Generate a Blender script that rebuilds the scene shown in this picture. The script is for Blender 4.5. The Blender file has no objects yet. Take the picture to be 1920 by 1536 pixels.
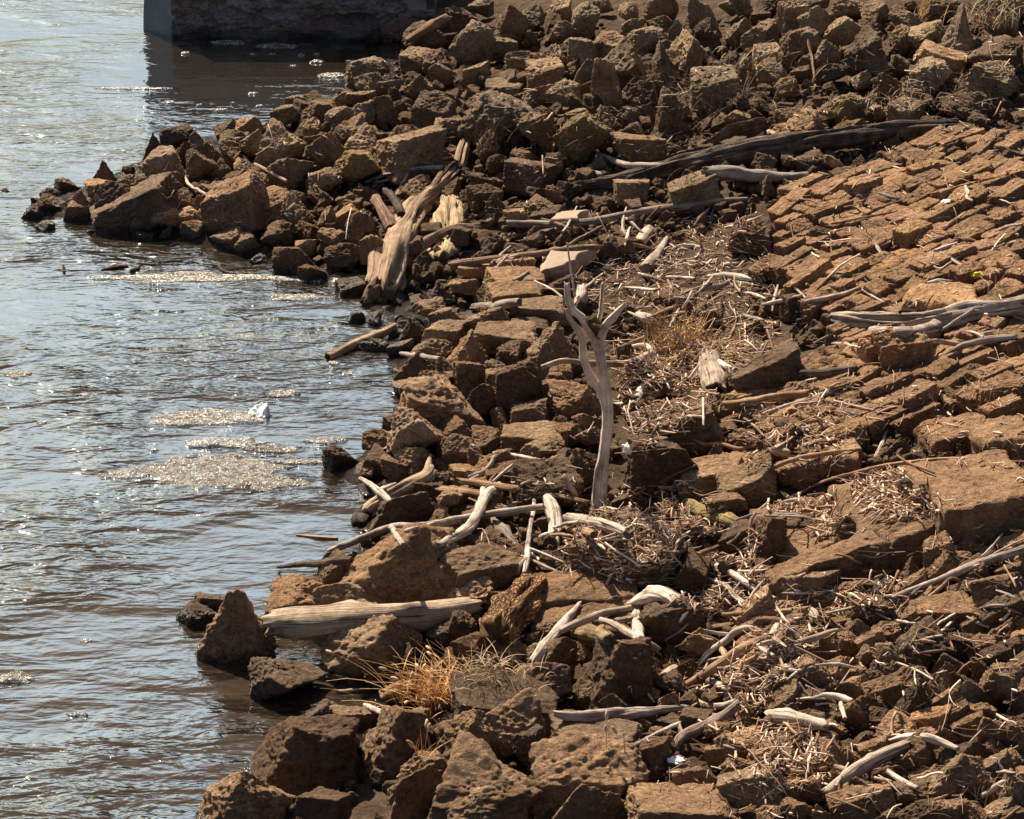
import bpy, math, random
import numpy as np
from mathutils import Vector, Matrix, Euler

# ------------------------------------------------------------------ camera
R = math.radians
scene = bpy.context.scene
CAM_H, PITCH, HFOV = 10.0, R(23.0), R(20.0)
cam_d = bpy.data.cameras.new("camera")
cam_d.sensor_fit = 'HORIZONTAL'
cam_d.angle = HFOV
cam_d.clip_start, cam_d.clip_end = 0.1, 2000
cam = bpy.data.objects.new("camera", cam_d)
cam.location = (0, 0, CAM_H)
cam.rotation_euler = (math.pi / 2 - PITCH, 0, 0)
scene.collection.objects.link(cam)
scene.camera = cam

# ------------------------------------------------------------------ sky + sun (ahead of the camera, a little to its left)
SUN_EL, SUN_AZ = R(45), R(-28)          # azimuth from +Y, negative = to the left
world = bpy.data.worlds.new("World")
scene.world = world
world.use_nodes = True
wn = world.node_tree
wn.nodes.clear()
sky = wn.nodes.new("ShaderNodeTexSky")
sky.sky_type = 'NISHITA'
sky.sun_disc = False
sky.sun_elevation = SUN_EL
sky.sun_rotation = SUN_AZ
sky.air_density = 1.0
sky.dust_density = 2.6
sky.ozone_density = 1.0
bg = wn.nodes.new("ShaderNodeBackground")
bg.inputs[1].default_value = 0.048
wo = wn.nodes.new("ShaderNodeOutputWorld")
wn.links.new(sky.outputs[0], bg.inputs[0])
wn.links.new(bg.outputs[0], wo.inputs[0])
sun_d = bpy.data.lights.new("sun", 'SUN')
sun_d.energy = 5.0
sun_d.angle = R(0.55)
sun_d.color = (1.0, 0.87, 0.70)
sun = bpy.data.objects.new("sun", sun_d)
sv = Vector((math.sin(SUN_AZ) * math.cos(SUN_EL), math.cos(SUN_AZ) * math.cos(SUN_EL), math.sin(SUN_EL)))
sun.rotation_euler = sv.to_track_quat('Z', 'Y').to_euler()
sun.location = sv * 60
scene.collection.objects.link(sun)
vs = scene.view_settings
vs.view_transform = 'Standard'
vs.look = 'None'
vs.exposure = 0.95
vs.gamma = 1.0
scene.cycles.max_bounces = 6
scene.cycles.use_denoising = True
scene.cycles.caustics_reflective = False
scene.cycles.caustics_refractive = False

# ------------------------------------------------------------------ helpers: picture rays, noise
F = 960 / math.tan(HFOV / 2)
SP, CP = math.sin(PITCH), math.cos(PITCH)
rng = np.random.default_rng(7)
rnd = random.Random(11)

def ray(px, py):
    cx = (np.asarray(px, float) - 960) / F
    cy = (768 - np.asarray(py, float)) / F
    d = np.stack([cx, CP + cy * SP, -SP + cy * CP], -1)
    return d                                # unnormalised: depth along the view axis = t

def flat(px, py, z=0.0):
    d = ray(px, py)
    t = (z - CAM_H) / d[..., 2]
    return d * t[..., None] + np.array([0, 0, CAM_H])

def project(p):
    v = np.asarray(p, float) - np.array([0, 0, CAM_H])
    depth = v[..., 1] * CP - v[..., 2] * SP
    up = v[..., 1] * SP + v[..., 2] * CP
    return 960 + F * v[..., 0] / depth, 768 - F * up / depth

def _hash(i, j, k, s):
    h = (i * 374761393 + j * 668265263 + k * 2147483647 + s * 1274126177) & 0xFFFFFFFF
    h = ((h ^ (h >> 13)) * 1274126177) & 0xFFFFFFFF
    h = ((h ^ (h >> 15)) * 2246822519) & 0xFFFFFFFF
    return ((h ^ (h >> 16)) & 0xFFFF) / 32767.5 - 1.0

def noise(p, s=0):
    """value noise in -1..1, p (..., 3)"""
    p = np.asarray(p, float)
    f = np.floor(p)
    i = f.astype(np.int64)
    u = p - f
    u = u * u * u * (u * (u * 6 - 15) + 10)
    out = 0
    for a in (0, 1):
        wx = u[..., 0] if a else 1 - u[..., 0]
        for b in (0, 1):
            wy = u[..., 1] if b else 1 - u[..., 1]
            for c in (0, 1):
                wz = u[..., 2] if c else 1 - u[..., 2]
                out = out + wx * wy * wz * _hash(i[..., 0] + a, i[..., 1] + b, i[..., 2] + c, s)
    return out

def fbm(p, s=0, o=4, g=0.5):
    a, t, q = 1.0, 0, np.asarray(p, float)
    for k in range(o):
        t = t + a * noise(q, s + k * 17)
        q = q * 2.03 + 11.3
        a *= g
    return t

# ------------------------------------------------------------------ objects
COL = scene.collection

def mesh(name, v, f, mat=None, smooth=True, uv=None):
    m = bpy.data.meshes.new(name)
    v = np.asarray(v, np.float32)
    if isinstance(f, np.ndarray):
        n, k = f.shape
        m.vertices.add(len(v)); m.vertices.foreach_set("co", v.ravel())
        m.loops.add(n * k); m.loops.foreach_set("vertex_index", f.astype(np.int32).ravel())
        m.polygons.add(n); m.polygons.foreach_set("loop_start", np.arange(0, n * k, k, dtype=np.int32))
        m.update(calc_edges=True)
    else:
        m.from_pydata([tuple(map(float, a)) for a in v], [], f)
    m.validate()
    m.polygons.foreach_set("use_smooth", np.full(len(m.polygons), smooth))
    if uv is not None:
        l = m.uv_layers.new(name="grain")
        idx = np.empty(len(m.loops), np.int32)
        m.loops.foreach_get("vertex_index", idx)
        l.data.foreach_set("uv", np.asarray(uv, np.float32)[idx].ravel())
    if mat:
        m.materials.append(mat)
    m.update()
    return m

def obj(name, me, parent=None, loc=None):
    o = bpy.data.objects.new(name, me)
    COL.objects.link(o)
    if parent:
        o.parent = parent
    if loc is not None:
        o.location = [float(a) for a in loc]
    return o

def tag(o, label=None, cat=None, group=None, kind=None):
    if label: o["label"] = label
    if cat: o["category"] = cat
    if group: o["group"] = group
    if kind: o["kind"] = kind
    return o

_ico = {}
def ico(sub):
    if sub in _ico:
        return _ico[sub]
    t = (1 + 5 ** 0.5) / 2
    v = [(-1, t, 0), (1, t, 0), (-1, -t, 0), (1, -t, 0), (0, -1, t), (0, 1, t), (0, -1, -t), (0, 1, -t), (t, 0, -1), (t, 0, 1), (-t, 0, -1), (-t, 0, 1)]
    f = [(0, 11, 5), (0, 5, 1), (0, 1, 7), (0, 7, 10), (0, 10, 11), (1, 5, 9), (5, 11, 4), (11, 10, 2), (10, 7, 6), (7, 1, 8), (3, 9, 4), (3, 4, 2), (3, 2, 6), (3, 6, 8), (3, 8, 9), (4, 9, 5), (2, 4, 11), (6, 2, 10), (8, 6, 7), (9, 8, 1)]
    v = np.array(v, float); v /= np.linalg.norm(v, axis=1)[:, None]
    f = np.array(f)
    for _ in range(sub):
        e = np.concatenate([f[:, [0, 1]], f[:, [1, 2]], f[:, [2, 0]]])
        e.sort(axis=1)
        u, inv = np.unique(e, axis=0, return_inverse=True)
        inv = inv.ravel()
        mid = v[u[:, 0]] + v[u[:, 1]]
        mid /= np.linalg.norm(mid, axis=1)[:, None]
        n, k = len(v), len(f)
        a, b, c = inv[:k] + n, inv[k:2 * k] + n, inv[2 * k:] + n
        v = np.concatenate([v, mid])
        f = np.concatenate([np.stack([f[:, 0], a, c], 1), np.stack([f[:, 1], b, a], 1), np.stack([f[:, 2], c, b], 1), np.stack([a, b, c], 1)])
    _ico[sub] = (v, f)
    return _ico[sub]

# ------------------------------------------------------------------ materials
def nodes(name):
    m = bpy.data.materials.new(name)
    m.use_nodes = True
    nt = m.node_tree
    p = nt.nodes["Principled BSDF"]
    def N(t, **kw):
        n = nt.nodes.new("ShaderNode" + t)
        for k, v in kw.items():
            if k == 'i':
                for a, b in v.items():
                    n.inputs[a].default_value = b
            else:
                setattr(n, k, v)
        return n
    L = lambda a, b: nt.links.new(a, b)
    return m, nt, p, N, L

def ramp(N, pts):
    r = N("ValToRGB")
    e = r.color_ramp.elements
    while len(e) < len(pts):
        e.new(0.5)
    for k, (x, c) in enumerate(pts):
        e[k].position = x
        e[k].color = (*c, 1)
    return r

def rock_material(name, lo, mid, hi, bump=1.0, use_tint=True, scale=1.0, wet=True):
    m, nt, p, N, L = nodes(name)
    g = N("NewGeometry")
    n1 = N("TexNoise", i={"Scale": 3.2 * scale, "Detail": 8, "Roughness": 0.65})
    n2 = N("TexNoise", i={"Scale": 26 * scale, "Detail": 6, "Roughness": 0.7})
    for n in (n1, n2):
        L(g.outputs["Position"], n.inputs["Vector"])
    mixn = N("MixRGB", blend_type='MIX', i={0: 0.5})
    L(n1.outputs["Fac"], mixn.inputs[1]); L(n2.outputs["Fac"], mixn.inputs[2])
    r = ramp(N, [(0.33, lo), (0.5, mid), (0.68, hi)])
    L(mixn.outputs[0], r.inputs[0])
    col = r.outputs[0]
    n0 = N("TexNoise", i={"Scale": 1.7 * scale, "Detail": 7, "Roughness": 0.7}); L(g.outputs["Position"], n0.inputs["Vector"])
    gr = ramp(N, [(0.46, (0, 0, 0)), (0.64, (0.7, 0.7, 0.7))]); L(n0.outputs["Fac"], gr.inputs[0])
    mg = N("MixRGB", blend_type='MULTIPLY', i={2: (0.62, 0.66, 0.72, 1)}); L(gr.outputs[0], mg.inputs[0]); L(col, mg.inputs[1]); col = mg.outputs[0]
    n4 = N("TexNoise", i={"Scale": 60 * scale, "Detail": 3, "Roughness": 0.6}); L(g.outputs["Position"], n4.inputs["Vector"])
    sp = ramp(N, [(0.34, (0.45, 0.43, 0.42)), (0.46, (1, 1, 1)), (0.62, (1, 1, 1)), (0.72, (1.5, 1.5, 1.45))]); L(n4.outputs["Fac"], sp.inputs[0])
    ms = N("MixRGB", blend_type='MULTIPLY', i={0: 0.85}); L(col, ms.inputs[1]); L(sp.outputs[0], ms.inputs[2]); col = ms.outputs[0]
    if use_tint:
        oi = N("ObjectInfo")
        mt = N("MixRGB", blend_type='MULTIPLY', i={0: 1.0})
        L(col, mt.inputs[1]); L(oi.outputs["Color"], mt.inputs[2])
        col = mt.outputs[0]
    # pits and cracks
    vo = N("TexVoronoi", feature='DISTANCE_TO_EDGE', i={"Scale": 9 * scale})
    nd = N("MixRGB", blend_type='ADD', i={0: 0.25})
    L(g.outputs["Position"], nd.inputs[1]); L(n1.outputs["Color"], nd.inputs[2])
    L(nd.outputs[0], vo.inputs["Vector"])
    cr = ramp(N, [(0.0, (0.45,) * 3), (0.035, (1,) * 3)])
    L(vo.outputs[0], cr.inputs[0])
    mc = N("MixRGB", blend_type='MULTIPLY', i={0: 0.55})
    L(col, mc.inputs[1]); L(cr.outputs[0], mc.inputs[2])
    col = mc.outputs[0]
    rough = None
    if wet:
        sx = N("SeparateXYZ"); L(g.outputs["Position"], sx.inputs[0])
        ad = N("Math", operation='MULTIPLY_ADD', i={1: -0.14, 2: 0.07})
        L(n1.outputs["Fac"], ad.inputs[0])
        su = N("Math", operation='ADD'); L(sx.outputs[2], su.inputs[0]); L(ad.outputs[0], su.inputs[1])
        mr = N("MapRange", i={1: 0.05, 2: 0.13, 3: 0.0, 4: 1.0})
        L(su.outputs[0], mr.inputs[0])
        wmul = N("MixRGB", blend_type='MIX', i={1: (0.34, 0.32, 0.30, 1), 2: (1, 1, 1, 1)})
        L(mr.outputs[0], wmul.inputs[0])
        mw = N("MixRGB", blend_type='MULTIPLY', i={0: 1.0})
        L(col, mw.inputs[1]); L(wmul.outputs[0], mw.inputs[2])
        col = mw.outputs[0]
        rr = N("MapRange", i={1: 0.0, 2: 1.0, 3: 0.16, 4: 0.92})
        L(mr.outputs[0], rr.inputs[0])
        L(rr.outputs[0], p.inputs["Roughness"])
        sr = N("MapRange", i={1: 0.0, 2: 1.0, 3: 0.6, 4: 0.18})
        L(mr.outputs[0], sr.inputs[0])
        L(sr.outputs[0], p.inputs["Specular IOR Level"])
    else:
        p.inputs["Roughness"].default_value = 0.92
        p.inputs["Specular IOR Level"].default_value = 0.18
    L(col, p.inputs["Base Color"])
    # relief: chipped layers and sharp small ridges
    mp = N("Mapping", i={"Scale": (1, 1, 2.4), "Rotation": (0.25, 0.15, 0)})
    L(g.outputs["Position"], mp.inputs[0])
    b1 = N("TexNoise", i={"Scale": 15 * scale, "Detail": 10, "Roughness": 0.72, "Distortion": 0.4})
    L(mp.outputs[0], b1.inputs["Vector"])
    b2 = N("TexNoise", noise_type='RIDGED_MULTIFRACTAL', i={"Scale": 24 * scale, "Detail": 5, "Roughness": 0.6})
    L(mp.outputs[0], b2.inputs["Vector"])
    ba = N("Math", operation='MULTIPLY_ADD', i={1: 0.16})
    L(b2.outputs["Fac"], ba.inputs[0]); L(b1.outputs["Fac"], ba.inputs[2])
    bm = N("Bump", i={"Strength": 1.0, "Distance": 0.062 * bump})
    L(ba.outputs[0], bm.inputs["Height"])
    L(bm.outputs[0], p.inputs["Normal"])
    return m

def wood_material(name, lo, hi, dark, groove=0.012, moss=None, grain=30, bark=False):
    m, nt, p, N, L = nodes(name)
    uv = N("UVMap", uv_map="grain")
    g = N("NewGeometry")
    nz = N("TexNoise", i={"Scale": 6.0, "Detail": 3}); L(g.outputs["Position"], nz.inputs["Vector"])
    wv = N("MixRGB", blend_type='ADD', i={0: 0.035}); L(uv.outputs[0], wv.inputs[1]); L(nz.outputs["Color"], wv.inputs[2])
    def lines(sx, sy, detail):
        mp = N("Mapping", i={"Scale": (sx, sy, 1)})
        L(wv.outputs[0], mp.inputs[0])
        n = N("TexNoise", i={"Scale": 1.0, "Detail": detail, "Roughness": 0.65})
        L(mp.outputs[0], n.inputs["Vector"])
        return n.outputs["Fac"]
    n1 = lines(grain, 1.7, 8)
    ck = lines(grain * 1.3, 0.9, 4)            # drying cracks
    n2 = N("TexNoise", i={"Scale": 7.0, "Detail": 6, "Roughness": 0.65})
    L(g.outputs["Position"], n2.inputs["Vector"])
    mx = N("MixRGB", i={0: 0.55})
    L(n1, mx.inputs[1]); L(n2.outputs["Fac"], mx.inputs[2])
    r = ramp(N, [(0.34, dark), (0.46, lo), (0.60, hi)])
    L(mx.outputs[0], r.inputs[0])
    cr = ramp(N, [(0.36, (0.30, 0.27, 0.25)), (0.43, (1, 1, 1))])
    L(ck, cr.inputs[0])
    mc = N("MixRGB", blend_type='MULTIPLY', i={0: 0.9}); L(r.outputs[0], mc.inputs[1]); L(cr.outputs[0], mc.inputs[2])
    oi = N("ObjectInfo")
    mt = N("MixRGB", blend_type='MULTIPLY', i={0: 1.0})
    L(mc.outputs[0], mt.inputs[1]); L(oi.outputs["Color"], mt.inputs[2])
    col = mt.outputs[0]
    if moss:
        n3 = N("TexNoise", i={"Scale": 9.0, "Detail": 6})
        L(g.outputs["Position"], n3.inputs["Vector"])
        mr = ramp(N, [(0.48, (0, 0, 0)), (0.60, (0.8, 0.8, 0.8))])
        L(n3.outputs["Fac"], mr.inputs[0])
        mm = N("MixRGB", i={2: (*moss, 1)})
        L(mr.outputs[0], mm.inputs[0]); L(col, mm.inputs[1])
        col = mm.outputs[0]
    h = N("Math", operation='MULTIPLY_ADD', i={1: 0.6}); L(cr.outputs[0], h.inputs[0]); L(n1, h.inputs[2])
    hh = h.outputs[0]
    if bark:
        vo = N("TexVoronoi", feature='DISTANCE_TO_EDGE', i={"Scale": 1.0})
        mv = N("Mapping", i={"Scale": (26, 13, 1)}); L(wv.outputs[0], mv.inputs[0]); L(mv.outputs[0], vo.inputs["Vector"])
        vr = ramp(N, [(0.0, (0, 0, 0)), (0.22, (1, 1, 1))]); L(vo.outputs["Distance"], vr.inputs[0])
        mb = N("MixRGB", blend_type='MULTIPLY', i={0: 0.6}); L(col, mb.inputs[1]); L(vr.outputs[0], mb.inputs[2]); col = mb.outputs[0]
        h3 = N("Math", operation='MULTIPLY_ADD', i={1: 1.0}); L(vr.outputs[0], h3.inputs[0]); L(hh, h3.inputs[2]); hh = h3.outputs[0]
    L(col, p.inputs["Base Color"])
    p.inputs["Roughness"].default_value = 0.8
    p.inputs["Specular IOR Level"].default_value = 0.2
    bm = N("Bump", i={"Strength": 1.0, "Distance": groove})
    L(hh, bm.inputs["Height"])
    L(bm.outputs[0], p.inputs["Normal"])
    return m

def plain(name, col, rough=0.8, var=0.3, scale=8.0, bump=0.0, sss=0.0, spec=0.3):
    m, nt, p, N, L = nodes(name)
    g = N("NewGeometry")
    n = N("TexNoise", i={"Scale": scale, "Detail": 6, "Roughness": 0.6})
    L(g.outputs["Position"], n.inputs["Vector"])
    r = ramp(N, [(0.3, tuple(c * (1 - var) for c in col)), (0.7, tuple(min(1, c * (1 + var)) for c in col))])
    L(n.outputs["Fac"], r.inputs[0])
    L(r.outputs[0], p.inputs["Base Color"])
    p.inputs["Roughness"].default_value = rough
    p.inputs["Specular IOR Level"].default_value = spec
    if bump:
        b = N("Bump", i={"Strength": 1.0, "Distance": bump})
        L(n.outputs["Fac"], b.inputs["Height"]); L(b.outputs[0], p.inputs["Normal"])
    return m

M = {}
M['rock'] = rock_material('rough_brown_stone', (0.125, 0.070, 0.037), (0.350, 0.212, 0.117), (0.570, 0.385, 0.235))
M['paver'] = rock_material('layered_paving_stone', (0.160, 0.088, 0.046), (0.370, 0.215, 0.115), (0.540, 0.345, 0.195), wet=False)
M['ground'] = rock_material('damp_brown_earth', (0.050, 0.030, 0.018), (0.120, 0.074, 0.043), (0.210, 0.135, 0.080), use_tint=False, scale=1.6)
M['bleached'] = wood_material('bleached_driftwood', (0.46, 0.37, 0.29), (0.72, 0.62, 0.52), (0.17, 0.12, 0.085))
M['grey'] = wood_material('grey_driftwood', (0.27, 0.22, 0.18), (0.48, 0.41, 0.35), (0.10, 0.075, 0.055), 0.02)
M['brown'] = wood_material('brown_driftwood', (0.20, 0.125, 0.075), (0.36, 0.24, 0.155), (0.07, 0.042, 0.026), 0.02)
M['dark'] = wood_material('charred_driftwood', (0.055, 0.042, 0.034), (0.15, 0.115, 0.09), (0.018, 0.013, 0.010), 0.025)
M['tan'] = wood_material('tan_peeled_log', (0.38, 0.27, 0.175), (0.60, 0.46, 0.32), (0.15, 0.095, 0.055), 0.02)
M['moss'] = wood_material('mossy_rotten_wood', (0.26, 0.19, 0.11), (0.44, 0.34, 0.20), (0.07, 0.05, 0.03), 0.03, moss=(0.20, 0.155, 0.06))
M['bark'] = wood_material('orange_brown_bark', (0.24, 0.135, 0.06), (0.44, 0.28, 0.14), (0.05, 0.03, 0.018), 0.05, bark=True)
M['hollow'] = plain('hole_shade_black', (0.018, 0.012, 0.009), 0.95, 0.4, 20)
M['straw'] = plain('straw_blades', (0.66, 0.38, 0.15), 0.7, 0.35, 30)
M['rust_straw'] = plain('rusty_grass_blades', (0.60, 0.39, 0.18), 0.7, 0.4, 30)
M['twig'] = plain('dry_grey_brown_twigs', (0.25, 0.16, 0.10), 0.8, 0.4, 30)
M['pale_straw'] = plain('pale_straw', (0.52, 0.37, 0.22), 0.8, 0.35, 30)
# ------------------------------------------------------------------ shoreline and terrain
SHORE_PX = [(330, 1600), (420, 1500), (500, 1470), (600, 1440), (690, 1350), (700, 1300), (640, 1262), (700, 1235), (620, 1225), (545, 1205), (500, 1150), (560, 1100),
            (640, 1045), (690, 990), (700, 930), (640, 890), (660, 860), (735, 800), (742, 735), (745, 680), (770, 640), (760, 600), (700, 585), (690, 560), (640, 540),
            (560, 515), (480, 480), (380, 458), (270, 440), (180, 415), (110, 405), (75, 396), (95, 376), (150, 352), (230, 322), (290, 292), (380, 262), (480, 236), (600, 190), (680, 150), (720, 110), (700, 75), (760, 40)]
shore = flat(np.array([p[0] for p in SHORE_PX]), np.array([p[1] for p in SHORE_PX]))[:, :2]
ext0 = np.array([[-4.6, 9.0], [-4.6, -40.0]])
ext1 = np.array([[-3.5, 44.0], [-6.0, 70.0], [-6.0, 400.0]])
poly = np.concatenate([ext0[::-1], shore, ext1, [[600.0, 400.0], [600.0, -40.0]]])

def sdf(x, y):
    x = np.asarray(x, float); y = np.asarray(y, float)
    best = np.full(x.shape, 1e9)
    inside = np.zeros(x.shape, bool)
    n = len(poly)
    for k in range(n):
        a, b = poly[k], poly[(k + 1) % n]
        e = b - a
        if k < n - 3:
            t = np.clip(((x - a[0]) * e[0] + (y - a[1]) * e[1]) / (e @ e), 0, 1)
            best = np.minimum(best, (x - a[0] - t * e[0]) ** 2 + (y - a[1] - t * e[1]) ** 2)
        c = (a[1] > y) != (b[1] > y)
        if a[1] != b[1]:
            inside ^= c & (x < e[0] * (y - a[1]) / e[1] + a[0])
    d = np.sqrt(best)
    return np.where(inside, d, -d)

def height_raw(x, y):
    d = sdf(x, y)
    land = 0.30 * np.minimum(d, 0.5) + 0.155 * np.clip(d - 0.5, 0, 12)
    sea = np.maximum(0.45 * d, -1.4)
    z = np.where(d > 0, land, sea)
    p = np.stack([x, y, 0 * x], -1)
    amp = np.clip(np.abs(d) * 2, 0.15, 1)
    return z + 0.05 * amp * fbm(p * 1.3, 3, 3)

GX0, GY0, GS = -16.0, 8.0, 0.05
gx = np.arange(GX0, 20, GS); gy = np.arange(GY0, 60, GS)
GX, GY = np.meshgrid(gx, gy, indexing='ij')
GZ = height_raw(GX, GY)

def ground(x, y):
    u = np.clip((np.asarray(x, float) - GX0) / GS, 0, len(gx) - 1.001)
    v = np.clip((np.asarray(y, float) - GY0) / GS, 0, len(gy) - 1.001)
    i = u.astype(int); j = v.astype(int); a = u - i; b = v - j
    return (GZ[i, j] * (1 - a) * (1 - b) + GZ[i + 1, j] * a * (1 - b) + GZ[i, j + 1] * (1 - a) * b + GZ[i + 1, j + 1] * a * b)

def hit(px, py, off=0.0, floor=-0.03):
    """where the ray through a pixel comes within OFF above the ground (or the water bed's FLOOR)"""
    d = ray(px, py)
    ts = np.arange(14.0, 60.0, 0.02)
    P = d[None, :] * ts[:, None] + np.array([0, 0, CAM_H])
    g = np.maximum(ground(P[:, 0], P[:, 1]), floor) + off
    k = int(np.argmax(P[:, 2] <= g))
    return P[k], ts[k]

def axis(lo, hi, step, far_lo, far_hi):
    a = list(np.arange(lo, hi, step))
    s, x = step, a[-1]
    while x < far_hi:
        s *= 1.25; x += s; a.append(x)
    s, x = step, a[0]
    while x > far_lo:
        s *= 1.25; x -= s; a.insert(0, x)
    return np.array(a)

def sheet(name, xs, ys, zf, mat):
    X, Y = np.meshgrid(xs, ys, indexing='ij')
    Z = zf(X, Y)
    v = np.stack([X, Y, Z], -1).reshape(-1, 3)
    nx, ny = len(xs), len(ys)
    i, j = np.meshgrid(np.arange(nx - 1), np.arange(ny - 1), indexing='ij')
    q = (i * ny + j).ravel()
    f = np.stack([q, q + ny, q + ny + 1, q + 1], 1)
    return obj(name, mesh(name, v, f, mat))

def ground_z(X, Y):
    z = height_raw(X, Y)
    inside = (X > -8) & (X < 10) & (Y > 13) & (Y < 46)
    p = np.stack([X, Y, 0 * X], -1)
    z = z - 0.075 * np.clip((sdf(X, Y) - 0.1) * 3, 0, 1)
    return z + np.where(inside, 0.022 * fbm(p * 7.0, 40, 4, 0.6), 0)

tag(sheet("ground", axis(-4.5, 7.6, 0.034, -400, 500), axis(15.5, 40.5, 0.034, -30, 390), ground_z, M['ground']), "brown stony river bank rising from the water", "ground", None, "structure")

# ------------------------------------------------------------------ water
def water_material():
    m, nt, p, N, L = nodes('brown_river_water')
    nt.nodes.remove(p)
    g = N("NewGeometry")
    def layer(scale, rot, stretch, detail, rough):
        mp = N("Mapping", i={"Rotation": (0, 0, R(rot)), "Scale": (scale, scale * stretch, scale)})
        L(g.outputs["Position"], mp.inputs[0])
        n = N("TexNoise", i={"Scale": 1.0, "Detail": detail, "Roughness": rough, "Distortion": 0.5})
        L(mp.outputs[0], n.inputs["Vector"])
        return n.outputs["Fac"]
    a = layer(1.7, -6, 2.3, 3, 0.5)
    b = layer(5.0, 8, 1.9, 3, 0.5)
    c = layer(0.38, 20, 1.5, 2, 0.5)          # calmer and choppier patches
    cm = N("MapRange", i={1: 0.36, 2: 0.62, 3: 0.40, 4: 1.35})
    L(c, cm.inputs[0])
    s = N("Math", operation='MULTIPLY_ADD', i={1: 0.30})
    L(b, s.inputs[0]); L(a, s.inputs[2])
    lee = N("VectorMath", operation='DISTANCE', i={1: tuple(flat(560, 130))}); L(g.outputs["Position"], lee.inputs[0])
    lm = N("MapRange", interpolation_type='SMOOTHSTEP', i={1: 1.2, 2: 4.2, 3: 0.35, 4: 1.0}); L(lee.outputs["Value"], lm.inputs[0])
    m2 = N("Math", operation='MULTIPLY'); L(cm.outputs[0], m2.inputs[0]); L(lm.outputs[0], m2.inputs[1])
    mu = N("Math", operation='MULTIPLY'); L(s.outputs[0], mu.inputs[0]); L(m2.outputs[0], mu.inputs[1])
    bm = N("Bump", i={"Strength": 1.0, "Distance": 0.074})
    L(mu.outputs[0], bm.inputs["Height"])
    fr = N("Fresnel", i={"IOR": 1.33}); L(bm.outputs[0], fr.inputs["Normal"])
    mr = N("MapRange", interpolation_type='SMOOTHSTEP', i={1: 0.044, 2: 0.105, 3: 0.02, 4: 0.76}); L(fr.outputs[0], mr.inputs[0])
    df = N("BsdfDiffuse", i={"Color": (0.044, 0.030, 0.019, 1)})
    gl = N("BsdfGlossy", i={"Color": (0.82, 0.95, 0.94, 1), "Roughness": 0.03})
    for q in (df, gl): L(bm.outputs[0], q.inputs["Normal"])
    mx = N("MixShader"); L(mr.outputs[0], mx.inputs[0]); L(df.outputs[0], mx.inputs[1]); L(gl.outputs[0], mx.inputs[2])
    L(mx.outputs[0], nt.nodes["Material Output"].inputs[0])
    return m
M['water'] = water_material()
tag(sheet("water", axis(-10, 3, 0.25, -500, 500), axis(10, 45, 0.25, -60, 600), lambda X, Y: 0 * X, M['water']), "rippled brown river reflecting a pale sky", "water", None, "structure")

# ------------------------------------------------------------------ rocks
HERO = {   # faces of the stones that stand out: outward normal (x right, y away, z up) and distance
    'P': [(-.86, .1, .42, .52), (.88, .05, .36, .50), (.10, -.9, .40, .46), (-.5, -.7, .5, .52), (0, .85, .5, .5), (0, 0, -1, .55), (.05, 0, 1, .98)],
    'Q': [(-.78, -.25, .55, .55), (0, .25, 1, .66), (1, -.1, .16, .66), (.22, -.95, .22, .62), (0, 1, .3, .6), (0, 0, -1, .6), (-.4, -.8, .4, .66)],
    'H': [(-.80, -.15, .50, .62), (.1, .2, 1, .60), (1, -.05, .1, .72), (-.08, -.95, .30, .60), (.6, -.75, .25, .72), (0, 1, .2, .6), (0, 0, -1, .6), (-.4, .2, .9, .66)],
    'T': [(-.62, -.15, .70, .48), (.72, -.1, .62, .52), (.45, -.85, .35, .50), (0, .8, .55, .5), (0, 0, -1, .55), (-.2, -.85, .5, .55)],
    'U': [(-1, 0, .05, .60), (1, -.1, .1, .60), (-.12, -1, .06, .6), (0, 1, 0, .6), (-.25, .1, 1, .62), (0, 0, -1, .65), (.6, -.3, .8, .78)],
    'M': [(-.45, -.15, .85, .50), (.5, -.1, .85, .52), (0, -.75, .65, .55), (0, .8, .6, .5), (0, 0, -1, .55), (.75, -.5, .35, .7), (-.8, -.4, .4, .74)]}
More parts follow.
